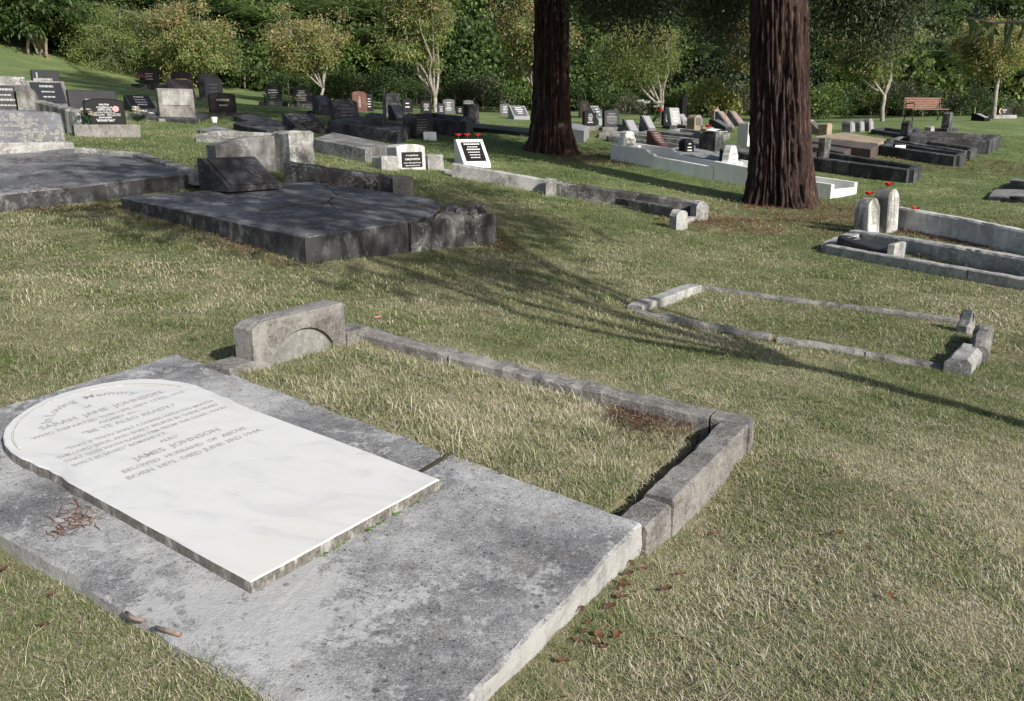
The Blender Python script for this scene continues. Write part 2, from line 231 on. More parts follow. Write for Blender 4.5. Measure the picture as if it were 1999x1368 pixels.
# ---------------------------------------------------------------- mesh helpers
class MB:
    def __init__(s): s.v = []; s.f = []
    def add(s, v, f):
        o = len(s.v); s.v += [tuple(map(float, p)) for p in v]; s.f += [tuple(i + o for i in q) for q in f]; return s
    def box(s, x0, x1, y0, y1, z0, z1, b=0.):
        if b <= 0:
            return s.add([(x0,y0,z0),(x1,y0,z0),(x1,y1,z0),(x0,y1,z0),(x0,y0,z1),(x1,y0,z1),(x1,y1,z1),(x0,y1,z1)], [(0,3,2,1),(4,5,6,7),(0,1,5,4),(1,2,6,5),(2,3,7,6),(3,0,4,7)])
        v = []
        for z, i in ((z0, 0), (z1 - b, 0), (z1, b)):
            v += [(x0+i,y0+i,z),(x1-i,y0+i,z),(x1-i,y1-i,z),(x0+i,y1-i,z)]
        f = [(3,2,1,0),(8,9,10,11)]
        for r in (0, 4):
            for k in range(4): f.append((r+k, r+(k+1)%4, r+4+(k+1)%4, r+4+k))
        return s.add(v, f)
    def tube(s, path, rad, n=6, cap=True):
        path = [Vector(p) for p in path]; v = []; L = len(path)
        rad = rad if isinstance(rad, (list, tuple)) else [rad] * L
        up = Vector((0, 0, 1)); d0 = (path[-1] - path[0]).normalized()
        ref = Vector((1, 0, 0)) if abs(d0.z) > .7 else up
        for i, p in enumerate(path):
            d = (path[min(i+1, L-1)] - path[max(i-1, 0)]).normalized(); a = d.cross(ref).normalized(); b = d.cross(a)
            for k in range(n):
                t = 2 * PI * k / n; v.append(p + (a * math.cos(t) + b * math.sin(t)) * rad[i])
        f = [(i*n+k, i*n+(k+1)%n, (i+1)*n+(k+1)%n, (i+1)*n+k) for i in range(L-1) for k in range(n)]
        if cap: f += [tuple(range(n))[::-1], tuple((L-1)*n+k for k in range(n))]
        return s.add(v, f)
    def prism(s, poly, zt, zb, bev=.01, seg=.1, amp=.004, sd=0., vamp=0., levels=2, bn=.8):
        """rough block over a plan outline; zt, zb are levels or functions of x, y"""
        ft = zt if callable(zt) else (lambda x, y: zt); fb = zb if callable(zb) else (lambda x, y: zb)
        ar = sum(poly[i][0]*poly[(i+1)%len(poly)][1]-poly[(i+1)%len(poly)][0]*poly[i][1] for i in range(len(poly)))
        if ar < 0: poly = poly[::-1]
        pts = []; nrm = []; n = len(poly)
        en = []
        for i in range(n):
            a, b = poly[i], poly[(i+1)%n]; dx, dy = b[0]-a[0], b[1]-a[1]; l = math.hypot(dx, dy) or 1e-6; en.append((dy/l, -dx/l, l))
        for i in range(n):
            a, b = poly[i], poly[(i+1)%n]; e = en[i]; p = en[i-1]
            mx, my = e[0]+p[0], e[1]+p[1]; q = (mx*mx+my*my)/2 or 1e-6
            k = max(1, int(round(e[2]/seg)))
            for j in range(k):
                t = j/k; pts.append((a[0]+(b[0]-a[0])*t, a[1]+(b[1]-a[1])*t))
                nrm.append((mx/q if q > .3 else mx, my/q if q > .3 else my) if j == 0 else (e[0], e[1]))
        v = []; m = len(pts)
        rows = [('b', 0)] + [('m', (k+1)/(levels+1)) for k in range(levels)] + [('s', 0), ('t', 0)]
        for kind, t in rows:
            for (x, y), (nx, ny) in zip(pts, nrm):
                z1 = ft(x, y); z0 = fb(x, y)
                z = {'b': z0, 'm': z0+(z1-z0)*t, 's': z1-bev, 't': z1}[kind]
                o = noise.noise(Vector((x*9+sd, y*9, z*9)))*amp + noise.noise(Vector((x*31+sd, y*31, z*31)))*amp*.5
                if kind == 't': o -= bev*(1+bn*noise.noise(Vector((x*16, y*16, sd))))
                vv = vamp*noise.noise(Vector((x*5, y*5, sd+3)))+ (vamp*.6)*noise.noise(Vector((x*21, y*21, sd+5))) if kind in 'st' else 0
                v.append((x+nx*o, y+ny*o, z+vv))
        R = len(rows)
        f = [(r*m+k, r*m+(k+1)%m, (r+1)*m+(k+1)%m, (r+1)*m+k) for r in range(R-1) for k in range(m)]
        f.append(tuple((R-1)*m+k for k in range(m)))
        return s.add(v, f)
    def sweep(s, path, prof, seg=.1, amp=.004, sd=0., wob=0.):
        """profile (side, up) carried along a polyline of top points"""
        P = [Vector(path[0])]
        for a, b in zip(path[:-1], path[1:]):
            a, b = Vector(a), Vector(b); k = max(1, int(round((b-a).length/seg)))
            P += [a.lerp(b, (j+1)/k) for j in range(k)]
        n = len(prof); v = []; L = len(P)
        for i, p in enumerate(P):
            d = P[min(i+1, L-1)]-P[max(i-1, 0)]; d.z = 0; d.normalize(); r = Vector((d.y, -d.x, 0))
            w0 = wob*noise.noise(p*1.7+Vector((sd, 0, 0)))
            for (a, h) in prof:
                q = p+r*(a+w0)+Vector((0, 0, h)); o = noise.noise(q*11+Vector((sd, 0, 0)))*amp+noise.noise(q*34+Vector((sd, 0, 0)))*amp*.6
                e = (d*(-1 if i == 0 else 1))*(o if i in (0, L-1) else 0)
                v.append(q+r*(o if a > 0 else -o)+Vector((0, 0, o if h > -.02 else 0))+e)
        f = [(i*n+k, (i+1)*n+k, (i+1)*n+(k+1)%n, i*n+(k+1)%n) for i in range(L-1) for k in range(n)]
        f += [tuple(range(n)), tuple((L-1)*n+k for k in range(n))[::-1]]
        return s.add(v, f)
    def upright(s, out, t, y0=0., bev=.012, amp=0., sd=0.):
        """outline in x, z given thickness t along y (front at y0 - t/2)"""
        n = len(out); cx = sum(p[0] for p in out)/n; cz = sum(p[1] for p in out)/n
        def ins(p, b):
            return (p[0]-b*(1 if p[0] > cx else -1)*(abs(p[0]-cx) > 1e-3), p[1]-b*(p[1] > cz))
        v = []
        for y, b in ((-t/2, bev), (-t/2+bev, 0), (t/2-bev, 0), (t/2, bev)):
            for p in out:
                q = ins(p, b); o = amp*noise.noise(Vector((q[0]*14+sd, y*14, q[1]*14))) if amp else 0
                v.append((q[0]+o, y0+y+o*.6, q[1]+(o if q[1] > .03 else 0)))
        f = [(r*n+k, r*n+(k+1)%n, (r+1)*n+(k+1)%n, (r+1)*n+k) for r in range(3) for k in range(n)]
        f += [tuple(range(n))[::-1], tuple(3*n+k for k in range(n))]
        return s.add(v, f)
    def side(s, prof, x0, x1, bev=0.):
        """profile in y, z extruded along x"""
        n = len(prof); v = [(x, y, z) for x in (x0, x1) for y, z in prof]
        f = [(k, (k+1)%n, n+(k+1)%n, n+k) for k in range(n)] + [tuple(range(n))[::-1], tuple(n+k for k in range(n))]
        return s.add(v, f)
    def xf(s, mat):
        s.v = [tuple(mat @ Vector(p)) for p in s.v]; return s
    def mesh(s, name, smooth=False):
        me = bpy.data.meshes.new(name); me.from_pydata(s.v, [], s.f); me.update()
        bm = bmesh.new(); bm.from_mesh(me); bmesh.ops.recalc_face_normals(bm, faces=bm.faces); bm.to_mesh(me); bm.free()
        if smooth: me.polygons.foreach_set('use_smooth', [True]*len(me.polygons))
        return me
def npmesh(name, V, Fc, col=None):
    me = bpy.data.meshes.new(name); n, (m, k) = len(V), Fc.shape
    me.vertices.add(n); me.vertices.foreach_set('co', np.ascontiguousarray(V, np.float32).ravel())
    me.loops.add(m*k); me.loops.foreach_set('vertex_index', np.ascontiguousarray(Fc, np.int32).ravel())
    me.polygons.add(m); me.polygons.foreach_set('loop_start', np.arange(m, dtype=np.int32)*k); me.update(calc_edges=True)
    if col is not None:
        a = me.color_attributes.new('Col', 'FLOAT_COLOR', 'POINT'); a.data.foreach_set('color', np.c_[col, np.ones(n)].astype(np.float32).ravel())
    return me
def tag(o, label=None, cat=None, group=None, kind=None):
    for k, v in (('label', label), ('category', cat), ('group', group), ('kind', kind)):
        if v: o[k] = v
    if cat and not kind: o['kind'] = 'thing'
    return o
def thing(name, label, cat, loc=(0, 0, 0), rz=0., group=None):
    o = bpy.data.objects.new(name, None); COL.objects.link(o); o.empty_display_size = .1
    o.location = [float(x) for x in loc]; o.rotation_euler = (0, 0, rz); return tag(o, label, cat, group)
def obj(name, mb, mat, parent=None, smooth=False, world=False):
    """one mesh object; world=True: vertices are in world space and are brought into the parent's space"""
    if isinstance(mb, MB):
        if parent is not None and world:
            mb.xf((Matrix.Translation(parent.location) @ Matrix.Rotation(parent.rotation_euler.z, 4, 'Z')).inverted())
        me = mb.mesh(name, smooth)
    else: me = mb
    if mat is not None: me.materials.append(M[mat] if isinstance(mat, str) else mat)
    o = bpy.data.objects.new(name, me); COL.objects.link(o)
    if parent is not None: o.parent = parent
    return o
def single(name, mb, mat, label, cat, loc, rz=0., group=None, smooth=False):
    o = obj(name, mb, mat, None, smooth); o.location = [float(x) for x in loc]; o.rotation_euler = (0, 0, rz); return tag(o, label, cat, group)
FOOT = []      # plan outlines where no turf grows
def foot(poly): FOOT.append([(float(p[0]), float(p[1])) for p in poly]); return poly
def inside(poly, x, y):
    c = np.zeros(len(x), bool); n = len(poly)
    for i in range(n):
        x1, y1 = poly[i]; x2, y2 = poly[i-1]
        if y1 == y2: continue
        c ^= ((y1 > y) != (y2 > y)) & (x < (x2-x1)*(y-y1)/(y2-y1)+x1)
    return c
def text_pts(body, width, height=None, bold=.012):
    """letters as flat polygons: origin at the left end of the base line"""
    cu = bpy.data.curves.new('letters', 'FONT'); cu.body = body; cu.size = 1; cu.offset = bold; cu.resolution_u = 2
    ob = bpy.data.objects.new('letters', cu); me = bpy.data.meshes.new_from_object(ob)
    v = np.array([p.co[:] for p in me.vertices]); f = [tuple(p.vertices) for p in me.polygons]
    bpy.data.objects.remove(ob); bpy.data.curves.remove(cu); bpy.data.meshes.remove(me)
    x0, x1 = v[:, 0].min(), v[:, 0].max(); sx = width/(x1-x0); sy = height/.73 if height else sx
    return np.c_[(v[:, 0]-x0)*sx, v[:, 1]*sy], f

# ================================================================ the large structure
def rprof(w, h, b=.012): return [(-w/2, -h), (-w/2, -b), (-w/2+b, 0), (w/2-b, 0), (w/2, -b), (w/2, -h)]
def oprof(w, h): return [(-w/2, -h), (-w/2, -w*.32), (-w*.42, -w*.15), (-w*.25, -w*.03), (0, 0), (w*.25, -w*.03), (w*.42, -w*.15), (w/2, -w*.32), (w/2, -h)]
V3 = lambda *a: Vector([float(q) for q in a])
# plane of the foreground ledger slab
S0 = at(345, 690, 3.78); S1 = at(1253, 1020, 2.50); S3 = at(-277, 861, 2.78)
bB = S1-S0; LB = np.linalg.norm(bB); bB /= LB; nS = np.cross(S3-S0, bB); nS /= np.linalg.norm(nS); nS *= np.sign(nS[2])
aA = np.cross(nS, bB); aA *= np.sign(aA @ (S3-S0)); LA = 1.247
def SL(a, b, o=0.): return S0+aA*a+bB*b+nS*o
def zS(o=0.): return lambda x, y: float(S0[2]+o/nS[2]-(nS[0]*(x-S0[0])+nS[1]*(y-S0[1]))/nS[2])
slab_xy = [SL(0, 0)[:2], SL(LA, 0)[:2], SL(LA, LB)[:2], SL(0, LB)[:2]]
# turf stands higher inside the old surround
LIFT = [tuple(SL(a, b)[:2]) for a, b in ((0, .28), (-1.0, .22), (-1.0, 2.2), (0, 2.2))]
def lift(x, y):
    q = np.asarray(x, float).ravel(); r = np.asarray(y, float).ravel(); return np.where(inside(LIFT, q, r), .055, 0.).reshape(np.shape(x))
# ground sheet
xs = np.r_[-np.geomspace(60, 5.2, 30), np.arange(-5, 5.01, .085), np.geomspace(5.2, 60, 30)]
ys = np.r_[-np.geomspace(25, 1, 14), np.arange(-.8, 8, .085), np.geomspace(8.1, 47, 110)]
gx, gy = np.meshgrid(xs, ys); gz = hz(gx, gy)+lift(gx, gy)
gz += np.array([noise.noise(Vector((x*1.9, y*1.9, 0)))*.014+noise.noise(Vector((x*6, y*6, 4)))*.006 for x, y in zip(gx.ravel(), gy.ravel())]).reshape(gz.shape)*np.clip((14-gy)/8, .2, 1)
m_ = inside([tuple(p) for p in slab_xy], gx.ravel(), gy.ravel()).reshape(gx.shape)
gz[m_] = np.minimum(gz[m_], (S0[2]-(nS[0]*(gx[m_]-S0[0])+nS[1]*(gy[m_]-S0[1]))/nS[2])-.06)
nx_ = len(xs); idx = np.arange(len(ys)*nx_).reshape(len(ys), nx_)
ground = obj('ground', npmesh('ground', np.c_[gx.ravel(), gy.ravel(), gz.ravel()], np.stack([idx[:-1, :-1], idx[:-1, 1:], idx[1:, 1:], idx[1:, :-1]], -1).reshape(-1, 4)), 'lawn_ground')
tag(ground, kind='structure'); ground.data.polygons.foreach_set('use_smooth', [True]*len(ground.data.polygons))
# hillside beyond the lawn
def hillz(x, y):
    x = np.asarray(x, float); y = np.asarray(y, float)
    return hz(np.clip(x, -45, 40), np.full(x.shape, 46.))-.5-.9*np.clip((y-46)/3, 0, 1)*np.clip((x+8)/8, 0, 1)+.46*np.maximum(y-49, 0)+np.sin(x*.13+1)*1.2*np.clip((y-49)/10, 0, 1)+np.sin(x*.31+y*.2)*.5*np.clip((y-49)/10, 0, 1)
hx, hy = np.meshgrid(np.linspace(-110, 110, 90), np.r_[np.linspace(46.2, 80, 30), np.linspace(83, 190, 25)]); hh = hillz(hx, hy); ih = np.arange(hx.size).reshape(hx.shape)
hill = obj('hillside', npmesh('hillside', np.c_[hx.ravel(), hy.ravel(), hh.ravel()], np.stack([ih[:-1, :-1], ih[:-1, 1:], ih[1:, 1:], ih[1:, :-1]], -1).reshape(-1, 4)), 'forest_soil'); tag(hill, kind='structure')

# ================================================================ foreground: ledger slab and marble tablet
RZS = math.atan2(-aA[1], -aA[0])        # x of a grave's own frame runs along the head, the stone faces -y
slab = thing('ledger_slab', 'weathered grey concrete grave slab lying under the white marble tablet in the foreground', 'grave slab', SL(LA/2, LB/2, -.2))
pl = [(0, 0), (LA, 0), (LA, LB), (0, LB), (0, 1.596), (.31, 1.6), (.31, 1.592), (0, 1.587)]
jit = [SL(a, b)[:2] for a, b in pl]
mb = MB().prism([tuple(p) for p in jit], zS(), zS(-.2), bev=.009, seg=.05, amp=.011, vamp=.004, sd=2, levels=4)
obj('slab', mb, 'slab_concrete', slab, world=True); foot([p for p in slab_xy])
obj('joint_strip', MB().prism([tuple(SL(a, b)[:2]) for a, b in ((-.004, 1.5845), (.3, 1.5895), (.3, 1.6025), (-.004, 1.5985))], zS(.0015), zS(-.1), .001, .03, .002, 3), 'forest_soil', slab, world=True)  # thin dark strip laid over the crack so that it reads dark
TH = .037
def LO(a, b, o=TH):
    p = SL(a, b, .06); c = np.array([0, 0, CAMZ]); d = p-c; return c+d*(((S0+nS*o-c) @ nS)/(d @ nS))
tb = thing('marble_tablet', 'white marble arched tablet with grey lettering lying flat on the concrete slab', 'grave tablet', SL(.65, 1., .0))
mp = [(1.025,1.70),(.268,1.75),(.271,1.388),(.276,1.138),(.284,.836),(.282,.76),(.27,.7),(.276,.66),(.268,.6),(.272,.55),(.268,.5),(.278,.45),(.289,.415),(.318,.34),(.361,.28),(.42,.235),(.493,.202),(.57,.184),(.65,.18),(.735,.192),(.815,.225),(.885,.268),(.938,.319),(.975,.372),(1.005,.44),(1.018,.504),(1.022,.58),(1.016,.63),(1.018,.67),(1.01,.72),(1.013,.75),(1.009,.79),(1.016,.84),(1.018,.987),(1.02,1.28)]
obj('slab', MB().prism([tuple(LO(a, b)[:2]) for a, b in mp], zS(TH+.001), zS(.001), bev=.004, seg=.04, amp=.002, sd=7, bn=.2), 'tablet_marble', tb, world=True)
rim = [(.65+.345*math.cos(t), .56-.345*math.sin(t), .0625) for t in np.linspace(.12, PI-.2, 40)]
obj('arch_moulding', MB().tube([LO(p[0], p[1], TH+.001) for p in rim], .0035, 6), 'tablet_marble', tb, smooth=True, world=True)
LN = [('SARAH  JANE  JOHNSON.',.868,.429,.388,.464,.032),('WHO DEPARTED THIS LIFE SEPT 17TH, 1916.',.928,.479,.334,.52,.021),('AGED 41.',.716,.535,.562,.546,.021),('"BE YE ALSO READY."',.795,.575,.44,.605,.026),
('"THAT IF THOU SHALT CONFESS WITH THY MOUTH',.898,.639,.326,.678,.021),('THE LORD JESUS, AND SHALT BELIEVE IN THINE HEART',.952,.679,.332,.718,.021),('THAT GOD HATH RAISED HIM FROM THE DEAD, THOU',.952,.72,.332,.763,.021),('SHALT BE SAVED." ROMANS X.9.',.952,.765,.61,.782,.021),
('ALSO',.671,.83,.604,.835,.022),('JAMES  JOHNSON',.806,.882,.475,.905,.032),('BELOVED  HUSBAND  OF  ABOVE',.876,.926,.408,.966,.024),('BORN 1875. DIED JUNE 3RD 1944.',.893,.975,.38,1.02,.026),('of',.672,.373,.64,.375,.024)]
mb = MB()
def letter_line(s, p0, p1, up, hgt, mb, bold=.022):
    p0, p1, up = Vector(p0), Vector(p1), Vector(up); d = p1-p0; L = d.length; d.normalize()
    v, f = text_pts(s, L, hgt, bold); mb.add([p0+d*x+up*y for x, y in v], f)
up = Vector(-bB)
for s, a0, b0, a1, b1, h in LN: letter_line(s, LO(a0, b0, TH+.0022), LO(a1, b1, TH+.0022), up, h, mb)
s = 'In Loving  Memory'; A0, A1, R0 = math.radians(152), math.radians(28), .19      # arched line
vv, ff = text_pts(s, R0*(A0-A1), .036, .012)
def bend(x, y):
    t = A0-x/R0; r = R0+y; return LO(.645-r*math.cos(t), .485-r*math.sin(t), TH+.0022)
mb.add([bend(x, y) for x, y in vv], ff)
tag(obj('inscription', mb, 'lead_letter', tb, world=True), kind='stuff')

# ---- the old surround with the low headstone next to it
sur = thing('old_grave_surround', 'low brown-grey concrete grave surround with stumpy headstone and grass inside', 'grave surround', G(900, 840))
def kb(pts, w, h, mat='old_concrete', prof=rprof, parent=None, name='kerb_stone', amp=.006, sd=0, b=.012, seg=.06, wob=.01, bury=.12):
    q = [G(p[0], p[1], p[2]) for p in pts]; sk = max(p[2] for p in pts)+bury
    o = obj(name, MB().sweep([V3(*p) for p in q], prof(w, sk) if prof is oprof else prof(w, sk, b), seg, amp, sd, wob), mat, parent, world=parent is not None)
    P = [Vector(p) for p in q]
    for a, c in zip(P[:-1], P[1:]):
        d = (c-a); d.z = 0; d.normalize(); r = Vector((d.y, -d.x, 0))*w/2; foot([a-r, a+r, c+r, c-r])
    return o
def skerb(p, sd, w=.115):
    q = [SL(a, b, o) for a, b, o in p]; obj('kerb_stone', MB().sweep([V3(*r) for r in q], rprof(w, .26, .011), .05, .009, sd, .006), 'old_concrete', sur, world=True)
    d = Vector(q[-1])-Vector(q[0]); d.z = 0; d.normalize(); r = Vector((d.y, -d.x, 0))*w/2; foot([Vector(q[0])-r, Vector(q[0])+r, Vector(q[-1])+r, Vector(q[-1])-r])
skerb([(-.85, .37, -.012), (-.9, .93, -.008)], 1); skerb([(-.9, .942, -.016), (-.96, 1.6, -.012), (-1.02, 2.235, -.006)], 2); skerb([(-1.022, 2.246, .0), (-1.035, 2.408, .002)], 3)
skerb([(-.975, 2.352, .001), (-.2, 2.345, -.004)], 4); skerb([(-.193, 2.343, -.012), (-.004, 2.335, -.018)], 5)
g = G(575, 712); hs = MB(); wst, tst = .585, .13; Hs = .27
rect = [(-wst/2, -.1), (-wst/2, Hs-.03), (-wst/2+.05, Hs), (wst/2-.01, Hs), (wst/2, Hs-.01), (wst/2, -.1)]
ar = [(.215*math.cos(t)+.01, .0+.19*math.sin(t)) for t in np.linspace(0, PI, 15)]
fr = [(-wst/2, -.1), (-wst/2, Hs-.03), (-wst/2+.05, Hs), (wst/2-.01, Hs), (wst/2, Hs-.01), (wst/2, -.1), (.225, -.1)]+ar+[(-.205, -.1)]
hs.upright(rect, tst-.022, .011, .006, .004, 3)
n0 = len(fr); hs.add([(x, -tst/2+.001, z) for x, z in fr]+[(x, -tst/2+.023, z) for x, z in fr], [tuple(range(n0))]+[(k, (k+1)%n0, n0+(k+1)%n0, n0+k) for k in range(n0)])
Mh = Matrix.Translation(V3(*g)) @ Matrix.Rotation(RZS, 4, 'Z')
obj('headstone', hs.xf(Mh), 'old_concrete', sur, world=True)
obj('arched_panel', MB().upright([(.205*math.cos(t)+.01, .0+.18*math.sin(t)) for t in np.linspace(0, PI, 15)]+[(-.195, -.1), (.215, -.1)], .006, -.042, .001).xf(Mh), 'lichen_headstone', sur, world=True)
for x0, x1, zz in ((-.29-.15, -.2935, .1), (.2945, .47, .11)):
    obj('head_wall', MB().prism([(x0, -.075), (x1, -.075), (x1, .085), (x0, .085)], zz, -.15, .008, .05, .006, 4, .004).xf(Mh), 'old_concrete', sur, world=True)
foot([Mh @ Vector(p) for p in ((-.6, -.07, 0), (.47, -.07, 0), (.47, .09, 0), (-.6, .09, 0))])

# ---- sunken plot with rounded kerbs
sp = thing('sunken_grave_kerb', 'sunken grass grave plot edged with broken rounded kerb stones beside the long thin shadow', 'grave surround', G(1560, 640))
kb([(1238, 595, .045), (1356, 554, .06)], .13, .05, 'kerb_pale', rprof, sp, sd=6)
for a, c, s in (((1245, 604, .03), (1505, 652, .05), 7), ((1518, 655, .045), (1690, 683, .04), 8), ((1692, 684, .038), (1868, 716, .03), 9)): kb([a, c], .095, .05, 'old_concrete', oprof, sp, sd=s, amp=.008)
for a, c, s in (((1366, 556, .03), (1600, 587, .035), 10), ((1602, 587, .03), (1892, 622, .045), 11)): kb([a, c], .085, .05, 'old_concrete', oprof, sp, sd=s, amp=.008)
kb([(1872, 700, .10), (1896, 672, .105)], .15, .1, 'kerb_pale', rprof, sp, sd=12, b=.03); kb([(1912, 675, .12), (1922, 632, .13)], .12, .1, 'old_concrete', oprof, sp, sd=13)
g = G(1884, 648); ck = MB().upright([(-.055, -.06), (-.06, .05), (-.02, .1), (0, .165), (.02, .15), (.03, .12), (.045, .1), (.06, .02), (.06, -.06)], .1, 0, .02, .012, 3)
obj('broken_stone', ck.xf(Matrix.Translation(V3(*g)) @ Matrix.Rotation(.7, 4, 'Z')), 'kerb_pale', sp, world=True)

# ================================================================ middle distance left
D0 = at(595, 463, 6.4); D1 = at(968, 409, 8.25); D2 = at(235, 386, 7.85); nD = np.cross(D1-D0, D2-D0); nD /= np.linalg.norm(nD); nD *= np.sign(nD[2])
D3 = D1+D2-D0
def DP(px, py, o=0.):
    d = ray(px, py); c = np.array([0, 0, CAMZ]); q = D0+nD*o; return c+d*(((q-c) @ nD)/(d @ nD))
def zD(o=0., tx=0., ty=0.): return lambda x, y: float(D0[2]+o-(nD[0]*(x-D0[0])+nD[1]*(y-D0[1]))/nD[2])+tx*(x-D0[0])+ty*(y-D0[1])
gb = lambda x, y: float(hz(x, y))-.08
dk = thing('cracked_dark_slab', 'large dark mouldy concrete grave slab cracked into pieces with crumbled right end', 'grave slab', G(700, 480))
d3 = proj(D3)
def pc(px, o, zt, mat='shade_concrete', **k): obj('slab_piece', MB().prism([tuple(DP(*p)[:2]) for p in px], zt, gb, .008, .07, **k), mat, dk, world=True)
pc([(595,463),(418,424.5),(480,416),(584,399),(640,394),(656,407),(700,415),(750,421),(796,432)], 0, zD(0), amp=.01, sd=1, vamp=.004)
pc([(417,423.5),(235,386),d3,(648,372),(655,380),(637,392),(584,397.5),(480,414.5)], 0, zD(.004), amp=.01, sd=2, vamp=.004)
pc([(799,431),(752,419.5),(702,413.5),(658,405.5),(640,392.5),(658,380),(651,372),(d3[0]+4, d3[1]+.3),(846,387),(862,400),(845,418)], 0, zD(-.006), amp=.012, sd=3, vamp=.006)
pc([(802,431),(850,421),(866,402),(905,396),(945,401),(952,410),(968,409.5)], 0, zD(-.035), 'mould_concrete', amp=.03, sd=4, vamp=.05)
foot([D0, D1, D3, D2])
# fragments on the crumbled end
for i, (px, py, r) in enumerate([(880,404,.09),(900,412,.07),(915,402,.08),(935,404,.06),(925,413,.05)]):
    p = DP(px, py); q = MB().prism([(p[0]+r*math.cos(t)*(1+.3*math.sin(3*t+i)), p[1]+r*math.sin(t)) for t in np.linspace(0, 2*PI, 7)[:-1]], zD(.02), zD(-.09), .015, .05, .02, i*3., .03)
    obj('rubble', q, 'mould_concrete', dk, world=True)

